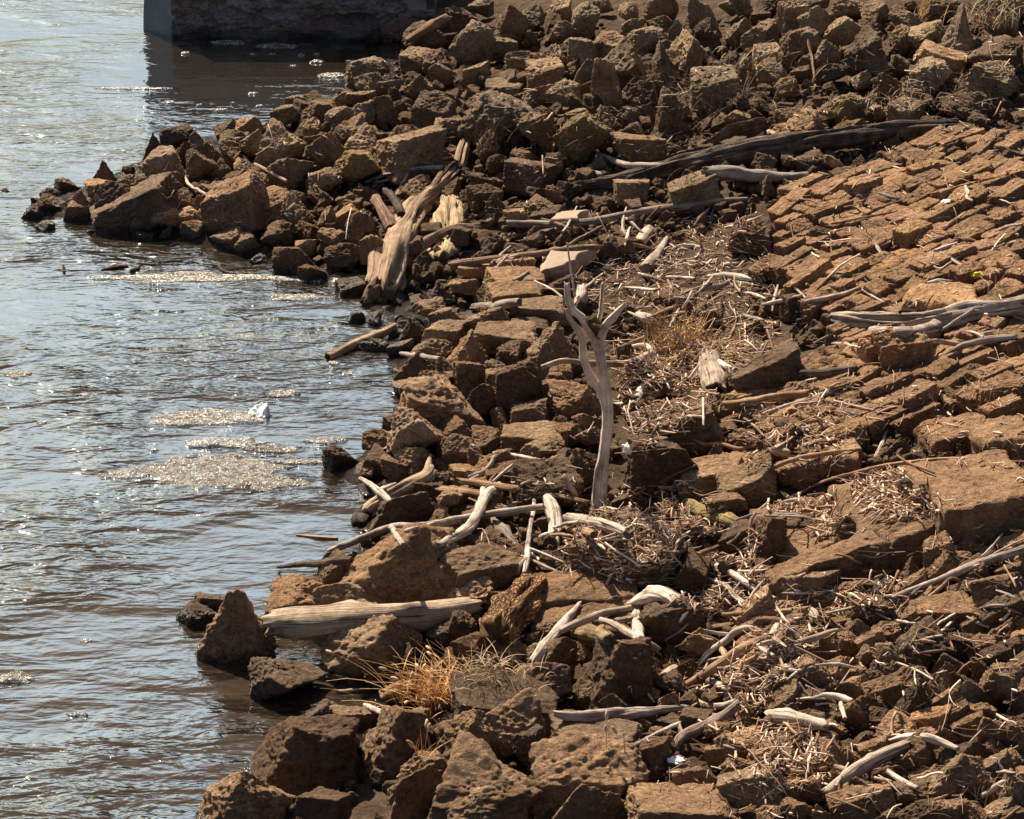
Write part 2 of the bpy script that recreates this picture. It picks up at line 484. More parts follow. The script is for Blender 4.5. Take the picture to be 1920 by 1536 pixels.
def rock_shape(kind, seed, sub):
    r = np.random.default_rng(seed)
    n, f = ico(sub)
    def rv(k):
        v = r.normal(size=(k, 3)); return v / np.linalg.norm(v, axis=1)[:, None]
    if kind in 'ks':
        base = np.array([[1, 0, 0], [-1, 0, 0], [0, 1, 0], [0, -1, 0], [0, 0, 1], [0, 0, -1]], float)
        base += r.normal(size=base.shape) * (0.20 if kind == 'k' else 0.11)
        base /= np.linalg.norm(base, axis=1)[:, None]
        off = r.uniform(0.68, 0.8, 6)
        ex = rv(8); eo = r.uniform(0.82, 1.06, 8)
        P, O, K = np.concatenate([base, ex]), np.concatenate([off, eo]), 42
    elif kind == 'w':
        a0 = r.uniform(0, 6.28); k = int(r.integers(3, 5))
        an = a0 + np.arange(k) * 6.283 / k + r.normal(size=k) * 0.25
        el = r.uniform(0.35, 0.62, k)
        base = np.stack([np.cos(an) * np.cos(el), np.sin(an) * np.cos(el), np.sin(el)], 1)
        off = r.uniform(0.42, 0.58, k)
        P = np.concatenate([base, [[0, 0, -1.0]], rv(5)]); O = np.concatenate([off, [0.6], r.uniform(0.8, 1.0, 5)]); K = 40
    elif kind == 'p':
        P = np.array([[1, 0, 0], [-1, 0, 0], [0, 1, 0], [0, -1, 0], [0, 0, 1], [0, 0, -1]], float) + r.normal(size=(6, 3)) * 0.07
        P /= np.linalg.norm(P, axis=1)[:, None]
        c_ = r.normal(size=(2, 3)); c_[:, 2] = np.abs(c_[:, 2]); c_ /= np.linalg.norm(c_, axis=1)[:, None]
        P = np.concatenate([P, c_]); O = np.concatenate([r.uniform(0.70, 0.76, 6), r.uniform(1.0, 1.2, 2)]); K = 40
    elif kind in HERO:
        P = np.array([q[:3] for q in HERO[kind]], float); O = np.array([q[3] for q in HERO[kind]], float)
        P /= np.linalg.norm(P, axis=1)[:, None]; K = 45
    elif kind == 'r':
        P, O, K = rv(26), r.uniform(0.78, 1.0, 26), 10
    else:
        P, O, K = rv(14), r.uniform(0.56, 1.0, 14), 38
    dt = np.maximum(n @ P.T, 1e-4) / O
    mx = dt.max(1, keepdims=True)
    rad = 1 / (mx[:, 0] * ((dt / mx) ** K).sum(1) ** (1.0 / K))
    v = n * rad[:, None]
    c = (v.max(0) + v.min(0)) / 2
    v = (v - c) / (v.max(0) - v.min(0))
    s = float(seed)
    e = r.normal(size=3); e[2] = abs(e[2]) + 1.2; e /= np.linalg.norm(e)
    if kind == 's': e = np.array([0, 0.1, 1.0])
    d = (0.045 if kind in 'br' else 0.026) * fbm(v * 2.6 + s, seed, 3)
    d -= 0.022 * np.abs(fbm(v * 3.6 + s * 2, seed + 3, 2))
    d += 0.028 * (0.5 - np.abs(fbm(v * 5.5 + s * 1.7, seed + 5, 3)))
    lay = (v @ e) * 8 + 1.6 * fbm(v * 2.2 + s, seed + 9, 2)
    fr = lay - np.floor(lay)
    d += (0.020 if kind != 's' else 0.012) * (np.minimum(fr * 3.0, 1) - fr)
    d += 0.022 * fbm(v * 13 + s, seed + 21, 3, 0.65)
    d -= 0.016 * np.abs(fbm(v * 9 + s * 2.3, seed + 27, 3, 0.6))
    pit = noise(v * 9 + s * 3, seed + 31)
    d -= 0.03 * np.clip(pit - 0.45, 0, 1)
    nn = n if kind not in 'ks' else n * 0.6 + np.sign(n) * np.abs(n) ** 3 * 0.4
    v = v + nn * d[:, None]
    return v, f

KINDS = {'b': 14, 'k': 10, 'w': 7, 's': 7, 'r': 6, 'P': 1, 'Q': 1, 'H': 1, 'T': 1, 'U': 1, 'M': 1}
PROTO = {}
for kd, cnt in KINDS.items():
    PROTO[kd] = []
    for q in range(cnt):
        v, f = rock_shape(kd, 100 + ord(kd) * 7 + q * 13, 5)
        PROTO[kd].append(mesh("rough_stone", v, f, M['rock']))

TINT = {'.': (1, 1, 1), 'd': (0.58, 0.58, 0.60), 't': (1.45, 1.42, 1.36), 'g': (1.05, 1.06, 1.02), 'w': (0.55, 0.55, 0.56), 'l': (1.25, 1.22, 1.15), 'm': (1.05, 1.08, 0.85)}  # 'l' puts sunlight into the colour of stones, at random on packed ones
ITEMS = []          # every countable stone and stick that still needs a label: dict(o, x, y, w, h, kind, tint, what)

def place_rock(px, py, w, h, kd='b', ang=0.0, tint='.', name='rock', yaw=None, proto=None, depth=None):
    c, t = hit(px, py + 0.12 * h, 0.0)
    mpp = t / F
    gs = 1.04 if kd not in HERO else 1.02
    if py < 330 and kd not in HERO:
        gs = 1.10
        if kd == 'k' and rnd.random() < 0.6 and not ang: kd = 'b'
    W = w * mpp * gs
    el = math.atan2(CAM_H - c[2], math.hypot(c[0], c[1]))
    D = W * (depth if depth else (0.8 if kd != 's' else 0.75))
    if ang: W = math.hypot(W, 0.0) * 0.98 / max(0.6, math.cos(R(ang)))
    Z = (h * mpp * gs - 0.55 * D * math.sin(el)) / math.cos(el)
    if ang: Z = (h * mpp - 0.5 * w * mpp * math.tan(R(abs(ang)))) * 0.95
    lo = 0.30 if kd == 's' else (0.62 if abs(ang) > 13 else 0.48)
    Z = float(np.clip(Z, lo * W, 1.5 * W))
    Zt = Z * 1.4
    c, t = hit(px, py, Z * (0.38 if py > 330 else 0.42))
    me = proto or rnd.choice(PROTO[kd])
    o = bpy.data.objects.new(name, me)
    COL.objects.link(o)
    o.location = c
    o.scale = (W, D, Zt)
    if kd in HERO: yaw = 0.0
    if yaw is None:
        yaw = rnd.uniform(-0.45, 0.45) if kd in 'ks' else (rnd.uniform(0, 6.28) if abs(w / max(h, 1) - 1.3) < 0.5 and not ang else rnd.choice((0, math.pi)) + rnd.uniform(-0.4, 0.4))
        if ang: yaw = rnd.uniform(-0.25, 0.25)
    o.rotation_euler = (rnd.uniform(-0.12, 0.12), -R(ang) + rnd.uniform(-0.06, 0.06), yaw)
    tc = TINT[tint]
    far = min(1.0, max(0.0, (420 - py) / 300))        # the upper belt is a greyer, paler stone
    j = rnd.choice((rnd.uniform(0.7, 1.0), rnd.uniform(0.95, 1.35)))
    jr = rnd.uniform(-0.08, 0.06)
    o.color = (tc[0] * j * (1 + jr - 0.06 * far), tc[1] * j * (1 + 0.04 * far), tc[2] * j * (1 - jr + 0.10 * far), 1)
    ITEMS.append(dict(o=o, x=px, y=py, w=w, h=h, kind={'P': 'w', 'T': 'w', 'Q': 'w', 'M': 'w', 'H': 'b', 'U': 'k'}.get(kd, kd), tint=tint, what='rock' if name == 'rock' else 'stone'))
    return o
ROCKS = """
58 403 46 32 b 0 w
92 383 52 28 b 0 .
66 378 20 15 b 0 w
96 364 38 24 b 0 .
147 397 52 36 k 0 t
128 351 52 24 b 0 .
152 377 74 46 b 0 .
183 352 48 22 s 0 l
190 329 56 44 w 0 .
212 386 74 66 k 0 d
258 391 150 78 s 27 .
301 393 50 35 b 0 .
275 282 62 52 w 0 d
335 263 70 32 b 0 d
306 312 84 48 b 0 .
312 339 72 46 b 0 .
378 315 56 54 k 0 .
246 342 50 26 b 0 t
240 322 26 18 b 0 d
381 278 54 42 b 0 .
345 290 34 40 b 0 d
430 290 46 42 b 0 .
422 243 52 32 b 0 d
462 234 62 34 b 0 .
430 264 50 30 b 0 .
415 320 36 30 b 0 d
452 316 42 26 b 0 t
342 382 38 40 k 0 .
370 386 46 38 w 0 .
440 392 112 76 k 24 .
345 406 54 30 b 0 .
262 420 50 32 b 0 .
312 415 62 26 b 0 .
386 412 32 28 b 0 .
365 431 52 26 b 0 .
431 446 62 38 b 0 .
463 461 56 36 b 0 .
272 447 36 22 b 0 w
170 437 24 13 b 0 w
310 437 32 22 b 0 w
84 429 38 10 b 0 w
370 352 38 22 b 0 .
405 353 52 18 s 0 .
440 365 32 28 b 0 .
418 364 42 20 b 0 m
8 361 20 9 b 0 w
535 218 62 38 b 0 .
603 214 76 40 b 0 .
585 248 42 38 r 0 .
632 223 56 36 b 0 .
722 207 44 44 k 0 .
812 216 74 66 k -8 d
836 247 68 44 b 0 .
937 223 142 82 b 0 d
762 254 82 46 b 0 .
682 268 82 42 b 0 l
660 246 68 46 b 0 .
484 266 88 52 b 0 l
522 279 98 68 b 0 .
612 288 62 62 b 0 .
590 266 32 24 b 0 .
548 323 88 58 b 0 .
668 312 88 46 b 0 m
780 287 120 46 k 0 .
817 301 42 30 k 0 d
702 288 38 22 b 0 m
608 344 70 32 b 0 .
458 317 38 26 b 0 .
474 337 38 28 b 0 .
496 353 54 38 b 0 .
518 392 72 52 k 30 .
558 402 74 64 b 0 .
463 422 50 28 b 0 .
518 441 60 44 b 0 d
574 435 64 36 b 0 .
612 413 42 48 b 0 .
650 410 46 44 s 35 t
677 437 58 62 b 0 .
622 451 64 38 b 0 .
574 462 50 32 b 0 .
556 487 86 38 k 12 w
584 510 52 26 b 0 w
645 481 72 30 b 0 w
700 467 54 48 b 0 .
485 488 38 17 b 0 w
657 541 54 20 b 0 w
545 376 52 32 b 0 .
600 367 52 28 b 0 .
655 377 52 26 b 0 .
778 361 54 36 b 0 .
730 316 42 26 b 0 m
788 343 42 20 b 0 .
900 352 46 46 b 0 d
915 280 48 48 k 0 .
756 35 58 30 b 0 .
706 66 46 32 b 0 d
752 58 72 32 b 0 d
868 40 78 40 b 0 d
952 47 66 62 w 0 .
888 89 70 66 r 0 .
996 33 66 32 b 0 .
1050 26 50 36 b 0 .
900 13 50 28 b 0 .
800 73 74 26 b 0 d
928 92 76 38 b 0 l
778 112 56 32 b 0 .
820 118 62 36 b 0 .
690 140 80 42 b 0 .
694 158 52 38 b 0 .
733 165 42 28 b 0 .
790 162 78 48 b 0 l
992 120 82 38 b 0 l
1022 146 70 54 b 0 .
954 150 62 36 b 0 d
894 144 54 42 k 0 .
828 141 40 36 k 0 .
905 187 66 34 b 0 .
944 169 66 18 s 0 .
1005 187 76 38 b 0 .
1000 245 88 60 b 0 .
676 188 54 32 b 0 .
683 216 44 40 b 0 .
740 184 28 30 r 0 d
640 190 60 34 b 0 .
560 195 50 20 b 0 .
1053 23 44 36 b 0 .
1095 42 58 52 r 0 g
1060 58 72 38 b 0 .
1085 83 52 30 b 0 g
1090 106 52 48 k 0 g
1044 112 48 44 b 0 g
1143 92 60 46 k 0 g
1178 22 38 30 b 0 .
1235 19 62 46 r 0 g
1318 29 68 58 b 0 .
1214 81 76 36 b 0 g
1190 51 50 32 b 0 .
1240 48 50 32 b 0 g
1275 55 46 34 w 0 g
1321 70 50 48 b 0 d
1288 97 76 62 b 0 g
1385 60 54 46 k 0 .
1425 66 76 48 b 0 .
1096 147 62 60 b 0 .
1168 125 88 64 b 0 g
1142 160 58 74 k 0 g
1210 169 78 58 b 0 d
1238 128 62 64 b 0 d
1062 178 58 36 b 0 l
1340 168 90 64 b 0 g
1400 140 50 50 w 0 g
1452 145 58 42 b 0 g
1258 215 72 66 b 0 d
1092 258 104 76 b 15 m
1140 232 54 50 k 0 g
1195 281 96 46 b 0 g
1180 256 62 38 b 0 d
1385 226 50 32 k 0 m
1475 166 42 36 b 0 m
1182 224 28 28 b 0 .
1085 222 58 28 b 0 .
1503 96 78 60 k 0 .
1552 105 56 46 b 0 g
1580 65 72 52 b 20 g
1535 45 78 58 b 0 .
1487 38 50 52 k 0 .
1628 108 102 78 b 0 d
1732 68 90 52 b 0 g
1698 32 58 32 b 0 g
1796 64 92 88 w 0 .
1648 26 58 32 b 0 g
1696 78 44 40 b 0 g
1766 115 86 60 s -22 l
1748 149 86 54 b 0 l
1615 148 54 34 k 0 .
1662 160 62 44 b 0 d
1726 170 66 38 k 0 .
1814 200 86 48 b 0 d
1868 103 94 48 b 0 d
1870 151 102 46 k 0 g
1576 208 92 48 r 0 m
1697 212 62 40 b 0 .
1488 226 66 36 b 0 g
1595 237 58 30 k 0 m
1500 246 110 36 b 8 l
1832 228 46 26 b 0 d
1888 265 36 32 w 0 d
1640 214 52 28 b 0 .
1512 124 36 32 b 0 d
1555 137 58 32 b 0 d
1880 50 64 52 b 0 d
1905 22 50 44 b 0 g
1826 92 34 34 w 0 d
1736 188 34 22 b 0 .
1690 120 42 28 b 0 .
1523 8 56 24 b 0 d
1462 8 64 28 b 0 d
1480 165 44 28 b 0 m
1380 12 60 30 b 0 g
1590 18 60 30 b 0 g
1760 12 80 30 b 0 g
1850 15 60 30 b 0 .
1130 12 40 26 b 0 .
1440 105 50 34 b 0 g
988 335 94 56 k 0 d
1038 310 38 36 r 0 d
977 297 46 26 b 0 d
928 308 42 26 r 0 d
905 342 52 24 b 0 .
908 372 60 42 k 0 d
940 381 64 42 w 0 d
1010 389 60 30 b 0 .
1042 368 38 32 b 0 .
970 406 48 22 k 0 t
1184 361 66 28 k 0 .
1300 357 94 40 k 4 t
1440 347 38 30 w 0 .
1520 301 56 32 b 0 d
1409 440 84 54 k 0 d
1475 427 36 30 r 0 d
1562 382 34 30 b 20 d
1658 387 48 28 r 0 d
966 500 84 28 s 0 .
890 504 64 22 s 0 .
970 529 116 32 s 0 .
968 556 114 30 s 0 .
872 536 64 38 b 0 .
1012 586 104 34 s 6 .
1062 541 82 38 b 8 d
1100 566 46 26 k 0 d
805 585 70 32 b 0 .
835 598 70 34 b 0 .
778 626 50 48 b 0 d
836 631 80 46 k 0 .
918 605 90 42 b 0 .
994 617 76 24 s 0 d
1010 589 10 8 b 0 .
950 638 124 34 s 0 .
874 664 110 78 T 0 .
812 657 76 38 b 0 .
958 667 66 46 b 0 d
1030 652 130 88 T 0 .
890 706 76 58 k 0 .
936 692 54 28 b 0 d
976 738 92 98 U 0 d
902 755 72 66 b 0 d
782 698 80 44 b 22 .
778 723 76 34 s 16 .
830 720 76 54 b 15 .
835 772 170 72 b 0 .
995 789 76 60 U 0 d
1053 798 40 32 r 0 d
1072 755 114 64 b 0 .
738 794 50 32 b 0 .
790 823 112 64 b -20 .
722 828 80 40 b 0 .
752 838 74 36 b 0 .
640 863 70 50 b 0 w
690 880 62 38 b 0 .
775 860 84 48 b 0 .
740 882 64 46 b 0 d
858 853 66 56 k 0 .
825 797 58 34 b 0 .
918 828 84 48 b 0 .
855 815 74 34 b 0 .
1000 827 120 24 s 0 l
833 876 54 28 b 0 d
945 891 70 30 k 0 d
936 863 82 26 b 0 .
1015 853 84 38 b 0 .
1056 868 66 52 b 0 d
700 648 54 22 b 0 w
752 656 52 32 b 0 w
665 599 34 26 b 0 w
700 601 46 30 b 0 w
748 597 16 12 b 0 w
740 626 44 22 b 0 w
748 966 124 60 b 0 d
845 941 70 42 b 0 .
825 1000 50 42 k 0 d
935 1041 100 64 b 0 d
898 1078 148 68 k 0 .
760 1070 250 100 b 12 .
640 1083 92 48 b 14 d
730 1016 44 32 w 0 d
805 1107 76 34 k 0 .
1025 912 126 54 b 0 d
825 902 50 32 b 0 .
765 930 52 24 b 0 d
1265 1168 128 92 r 0 d
1146 1270 176 138 Q 0 d
1005 1291 136 74 b 0 d
940 1330 200 62 s -4 d
1020 1226 120 64 b 0 .
925 1226 128 60 k 0 d
870 1180 66 54 b 0 d
993 1200 54 32 b 0 d
440 1186 184 152 P 0 .
705 1212 190 92 b 0 .
545 1124 116 46 b 0 .
655 1122 136 40 b 0 .
570 1106 94 24 s 0 d
865 1124 126 32 b 0 .
848 1180 104 62 b 0 d
765 1240 58 48 b 0 d
535 1282 136 46 b 0 w
696 1270 64 48 b 0 d
745 1297 84 52 b 0 .
400 1136 72 26 b 0 w
370 1158 76 22 b 0 w
605 1346 86 28 b 0 w
560 1424 226 150 H 0 d
735 1392 158 124 Q 0 .
660 1350 84 42 b 0 .
893 1392 205 128 M 0 .
962 1364 150 84 b -14 .
458 1510 210 100 M 0 .
800 1442 106 54 b 0 .
772 1502 136 84 b 14 .
895 1500 250 120 b 0 .
1095 1466 216 120 k 0 .
1108 1512 160 90 w 0 d
1118 1393 168 48 s 0 .
912 1532 160 44 b 0 .
992 1402 74 62 b 0 d
1230 1506 116 54 s 0 m
1210 1431 76 82 k 0 d
1318 1472 98 88 k 20 .
1412 1497 112 92 k 22 .
1280 1532 190 44 s 0 .
1395 1446 70 66 b 30 .
1275 1446 64 48 b 0 .
1345 1376 64 42 b 0 .
1245 1390 64 42 b 0 .
1400 1402 96 62 b 20 .
1508 1108 112 74 k 0 .
1345 1119 60 36 w 0 .
1445 1253 116 66 k 25 .
1430 1284 54 54 k 0 d
1490 1281 110 70 k 32 .
1558 1277 70 56 k 25 .
1512 1221 70 46 k 25 .
1530 1246 44 34 w 0 .
1576 1250 54 38 b 25 .
1308 1206 64 38 b 20 .
1583 1170 44 28 k 0 .
1583 1197 44 34 b 0 .
1566 1153 64 28 b 0 .
1528 1183 54 26 w 0 .
1405 1331 64 44 b 0 .
1652 1155 112 46 k 0 d
1772 1156 126 58 s 8 .
1878 1118 108 72 k 14 .
1735 1222 130 92 b 0 d
1802 1215 62 68 k -30 d
1870 1191 80 54 b 0 .
1760 1283 68 70 w 0 .
1880 1282 94 70 b 0 .
1712 1328 120 98 T 0 d
1660 1262 96 74 b 25 .
1598 1211 64 44 b 0 .
1620 1241 50 46 b 0 .
1575 1273 46 44 k 20 d
1602 1293 60 44 k 20 .
1602 1178 74 42 w 0 .
1800 1311 70 64 w 0 .
1688 1030 86 62 k 0 .
1702 1078 72 60 w 0 .
1762 1050 66 80 k 20 .
1820 1030 64 48 b 0 .
1640 1072 44 42 w 0 d
1622 1106 50 34 k 0 d
1745 1358 72 58 k 0 l
1790 1352 54 54 k 0 .
1848 1340 74 50 b 0 .
1856 1385 60 74 k 0 .
1900 1386 56 60 b 0 .
1790 1416 114 54 b 0 d
1800 1466 116 86 b 24 .
1600 1340 94 78 b 30 .
1615 1396 64 48 b 0 d
1655 1466 56 44 b 0 d
1698 1496 96 50 b 0 .
1605 1516 86 56 k 24 .
1645 1513 76 56 k 24 .
1780 1520 96 54 b 0 .
1893 1426 66 44 b 0 .
1905 1490 56 72 b 0 .
1880 1522 76 44 b 0 .
1715 1456 50 40 b 0 .
1560 1426 76 64 b 24 .
1500 1400 70 50 b 22 .
1470 1350 60 46 b 20 .
1520 1480 80 60 b 20 .
1480 1525 80 50 b 0 .
1555 1375 60 44 b 20 .
1850 1060 60 44 b 0 .
1900 1060 60 50 b 0 .
1840 1255 50 44 b 0 .
1268 813 160 66 k 6 d
1250 873 148 100 k 4 d
1350 856 70 48 w 0 d
1100 791 64 38 b 0 .
1105 819 54 22 b 0 .
1092 884 76 72 b 0 d
1336 896 116 56 s 14 l
1402 906 112 68 s 14 l
1434 1013 92 82 Q 0 d
1262 969 64 36 b 0 d
1130 974 60 28 b 0 d
1180 986 44 28 b 0 d
1437 706 136 88 k 10 d
1642 672 62 62 k 0 t
1690 668 102 92 k 8 t
1172 1043 204 64 k 0 .
1290 990 60 30 s 0 .
1360 945 70 34 s 10 .
1500 880 80 40 s 16 l
1580 850 70 36 s 18 l
1330 740 50 26 b 0 .
1240 720 60 40 b 0 d
1200 690 60 30 b 0 d
1230 600 70 36 b 0 d
1330 585 60 40 b 0 d
1265 560 80 30 s 0 d
1190 590 60 36 b 0 d
1140 600 54 34 b 0 d
1660 600 40 22 b 0 .
1880 640 50 26 b 0 .
1820 700 60 26 b 0 .
1795 690 40 22 b 0 t
1760 1110 50 34 b 0 .
"""
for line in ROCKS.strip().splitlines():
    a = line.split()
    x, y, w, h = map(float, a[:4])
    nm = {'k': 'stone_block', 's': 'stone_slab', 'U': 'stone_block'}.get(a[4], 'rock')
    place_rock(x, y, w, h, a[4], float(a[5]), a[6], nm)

# tilted broken blocks packed over the lower right slope and the shore
def pack(pl, want, wr, kinds, ang, asp, sep):
    xs = [q[0] for q in pl]; ys = [q[1] for q in pl]
    made = 0
    for _ in range(6000):
        if made >= want: break
        x, y = rnd.uniform(min(xs), max(xs)), rnd.uniform(min(ys), max(ys))
        if not in_poly(x, y, pl): continue
        w = rnd.uniform(*wr)
        if any(math.hypot((i['x'] - x), (i['y'] - y) * 1.5) < sep * (i['w'] + w) * 0.5 for i in ITEMS): continue
        kd = rnd.choice(kinds)
        nm = {'k': 'stone_block', 's': 'stone_slab'}.get(kd, 'rock')
        place_rock(x, y, w, w * rnd.uniform(*asp), kd, rnd.uniform(*ang), rnd.choice('...dl'), nm)
        made += 1
    print('packed', made)
def in_poly(x, y, pl):
    x = np.asarray(x, float); y = np.asarray(y, float)
    r = np.zeros(x.shape, bool)
    for k in range(len(pl)):
        (ax, ay), (bx, by) = pl[k], pl[(k + 1) % len(pl)]
        if ay != by:
            r ^= ((ay > y) != (by > y)) & (x < (bx - ax) * (y - ay) / (by - ay) + ax)
    return r
pack([(1420, 1160), (1930, 1030), (1930, 1540), (1330, 1540), (1380, 1300)], 105, (46, 86), 'kkkkw', (16, 34), (0.52, 0.72), 0.62)
pack([(1300, 760), (1560, 730), (1620, 830), (1440, 870), (1300, 840)], 24, (40, 66), 'ks', (12, 26), (0.42, 0.6), 0.62)
pack([(760, 600), (1060, 560), (1100, 900), (900, 980), (700, 960), (760, 800)], 30, (36, 60), 'bksw', (-10, 20), (0.5, 0.75), 0.55)
pack([(560, 1110), (1000, 1010), (1260, 1220), (1280, 1440), (760, 1480), (640, 1330)], 24, (40, 70), 'bkw', (-8, 20), (0.55, 0.75), 0.5)

# ------------------------------------------------------------------ big split slabs: tops given by their corners
def slab(name, corners, lift, thick, label, mat, rough=0.014, n=(60, 40), tint=(1, 1, 1), smooth_edge=True):
    """a quarried slab: bilinear top between four picture corners laid on the slope, THICK metres deep"""
    P = []
    for (x, y) in corners:
        c, t = hit(x, y, lift)
        P.append(c)
    P = np.array(P)
    # best plane through the corners so that the top is flat
    c0 = P.mean(0)
    A = np.c_[P[:, :2] - c0[:2], np.ones(4)]
    co, *_ = np.linalg.lstsq(A, P[:, 2], rcond=None)
    nu, nv = n
    u, v = np.meshgrid(np.linspace(0, 1, nu), np.linspace(0, 1, nv), indexing='ij')
    def bil(q):
        return (q[0] * (1 - u[..., None]) * (1 - v[..., None]) + q[1] * u[..., None] * (1 - v[..., None]) + q[2] * u[..., None] * v[..., None] + q[3] * (1 - u[..., None]) * v[..., None])
    T = bil(P)
    T[..., 2] = (T[..., :2] - c0[:2]) @ co[:2] + co[2]
    seed = int(abs(c0[0] * 1000 + c0[1] * 100)) % 9999
    e = np.minimum(np.minimum(u, 1 - u), np.minimum(v, 1 - v))
    jag = 0.05 * np.stack([fbm(T * 4 + 7, seed, 3), fbm(T * 4 + 31, seed + 1, 3), 0 * u], -1)
    T = T + jag * np.clip(1 - e * 6, 0, 1)[..., None]
    q = T * 1.0
    lay = fbm(q * np.array([3.2, 3.2, 3]), seed + 3, 4, 0.55)
    T[..., 2] += rough * (lay + 0.9 * (np.floor(lay * 3) / 3 - lay)) + rough * 0.7 * fbm(q * 16, seed + 4, 3, 0.6)
    if smooth_edge: T[..., 2] -= 0.02 * np.clip(1 - e * 18, 0, 1) ** 2
    lev = 9
    ring = np.concatenate([T[:, 0], T[-1, 1:], T[-2::-1, -1], T[0, -2:0:-1]])
    cen = ring.mean(0)
    rows = []
    for k in range(1, lev + 1):
        f = k / lev
        r = ring.copy()
        r[:, 2] -= thick * f
        o = ring - cen; o[:, 2] = 0; o /= np.linalg.norm(o, axis=1)[:, None] + 1e-9
        r += o * (0.035 * fbm(r * 6 + 3, seed + 8, 4, 0.55) + 0.02 * np.round(fbm(r * np.array([1.5, 1.5, 9]), seed + 9, 2)))[:, None]
        rows.append(r)
    V = [T.reshape(-1, 3)]
    f = []
    i, j = np.meshgrid(np.arange(nu - 1), np.arange(nv - 1), indexing='ij')
    qd = (i * nv + j).ravel()
    f = [np.stack([qd, qd + nv, qd + nv + 1, qd + 1], 1)]
    idx = np.arange(nu * nv).reshape(nu, nv)
    prev = np.concatenate([idx[:, 0], idx[-1, 1:], idx[-2::-1, -1], idx[0, -2:0:-1]])
    base = nu * nv
    m = len(prev)
    for r in rows:
        cur = np.arange(base, base + m); base += m
        V.append(r)
        f.append(np.stack([np.roll(prev, -1), prev, cur, np.roll(cur, -1)], 1))
        prev = cur
    V = np.concatenate(V); F_ = np.concatenate(f)
    org = c0.copy()
    # outward orientation: make the top face up
    a, b, c = V[F_[0, 0]], V[F_[0, 1]], V[F_[0, 2]]
    if np.cross(b - a, c - a)[2] < 0: F_ = F_[:, ::-1].copy()
    o = obj(name, mesh(name, V - org, F_, mat), None, org)
    o.color = (*tint, 1)
    tag(o, label, "slab", None, "thing")
    LAND.append((label, float(np.mean([c[0] for c in corners])), float(np.mean([c[1] for c in corners])), o))
    return o
LAND = []           # landmarks with a label of their own: (phrase, px, py, object)

S = lambda *a, **k: slab("stone_slab", *a, **k)
S([(1396, 948), (1560, 925), (1612, 996), (1470, 1048)], 0.07, 0.34, "lowest of the three stepped flat slabs, its top littered with twigs", M['paver'])
S([(1556, 908), (1690, 872), (1772, 950), (1612, 1000)], 0.22, 0.40, "middle stepped flat slab with driftwood scraps piled on its top", M['paver'])
S([(1690, 872), (1880, 842), (1990, 920), (1772, 958)], 0.40, 0.5, "uppermost of the three stepped flat slabs, widest and cleanest top", M['paver'])
S([(1420, 1062), (1640, 990), (1668, 1012), (1450, 1090)], 0.22, 0.6, "long slab edge on with a tall dark broken front face", M['paver'], tint=(0.85, 0.85, 0.87), n=(70, 24))
S([(1640, 990), (1790, 948), (1806, 966), (1666, 1012)], 0.21, 0.5, "short slab continuing the tall dark front face up the slope", M['paver'], tint=(0.9, 0.9, 0.9))
S([(1000, 1070), (1185, 1058), (1195, 1118), (985, 1122)], 0.10, 0.3, "wide bare ledge slab under the rusty block, behind the bark log", M['paver'], tint=(0.85, 0.85, 0.85))
S([(985, 1124), (1192, 1120), (1200, 1182), (1000, 1172)], 0.06, 0.34, "bare ledge slab in front of a long crack, crossed by bleached branches", M['paver'], tint=(0.85, 0.85, 0.85))
S([(1708, 532), (1820, 526), (1836, 566), (1694, 570)], 0.26, 0.34, "pale flat-topped stone block just above the thick grey log", M['paver'], tint=(1.4, 1.38, 1.3))
S([(1290, 862), (1430, 838), (1460, 880), (1310, 905)], 0.10, 0.25, "tilted flat slab below the two dark blocks, strewn with twigs", M['paver'])
S([(1480, 850), (1580, 826), (1620, 852), (1500, 880)], 0.10, 0.25, "flat paver slab under the thin curved branch above the steps", M['paver'], n=(40, 30))
S([(1716, 790), (1830, 768), (1870, 800), (1750, 826)], 0.12, 0.25, "broad paving slab with a cracked corner above the widest step", M['paver'], n=(40, 30))
S([(1820, 790), (1990, 770), (1990, 812), (1850, 828)], 0.26, 0.4, "paving slab with a deep dark gap below its front", M['paver'], n=(40, 30))
S([(1195, 795), (1330, 775), (1348, 812), (1200, 830)], 0.20, 0.3, "low dark-fronted slab wedged behind the large dark block", M['paver'], tint=(0.75, 0.75, 0.75), n=(40, 30))
M['concrete'] = plain('smooth_tan_concrete', (0.36, 0.26, 0.18), 0.85, 0.12, 30, 0.003)
slab("concrete_slab", [(1030, 462), (1112, 452), (1072, 492), (1016, 514)], 0.13, 0.12, "smooth tan concrete slab among the driftwood, crossed by a brown pole", M['concrete'], rough=0.002, n=(30, 20))
slab("concrete_slab", [(1040, 398), (1096, 392), (1090, 408), (1028, 412)], 0.10, 0.10, "small smooth concrete slab behind the grey poles", M['concrete'], rough=0.002, n=(20, 16))

# ------------------------------------------------------------------ stone paving laid in rows up the slope
PAVE = [(1600, 330), (1700, 262), (1830, 240), (1960, 250), (1960, 770), (1800, 790), (1650, 820), (1480, 850), (1430, 800), (1380, 740), (1560, 660), (1590, 600), (1500, 560), (1420, 500), (1470, 420), (1500, 350)]
def in_poly(x, y, pl):
    x = np.asarray(x, float); y = np.asarray(y, float)
    r = np.zeros(x.shape, bool)
    for k in range(len(pl)):
        (ax, ay), (bx, by) = pl[k], pl[(k + 1) % len(pl)]
        if ay != by:
            r ^= ((ay > y) != (by > y)) & (x < (bx - ax) * (y - ay) / (by - ay) + ax)
    return r
a0, _ = hit(1500, 700, 0.03); a1, _ = hit(1800, 575, 0.03)
rowd = (a1 - a0)[:2]; rowd /= np.linalg.norm(rowd)
rown = np.array([-rowd[1], rowd[0]])
pav_protos, pav_raw = [], []
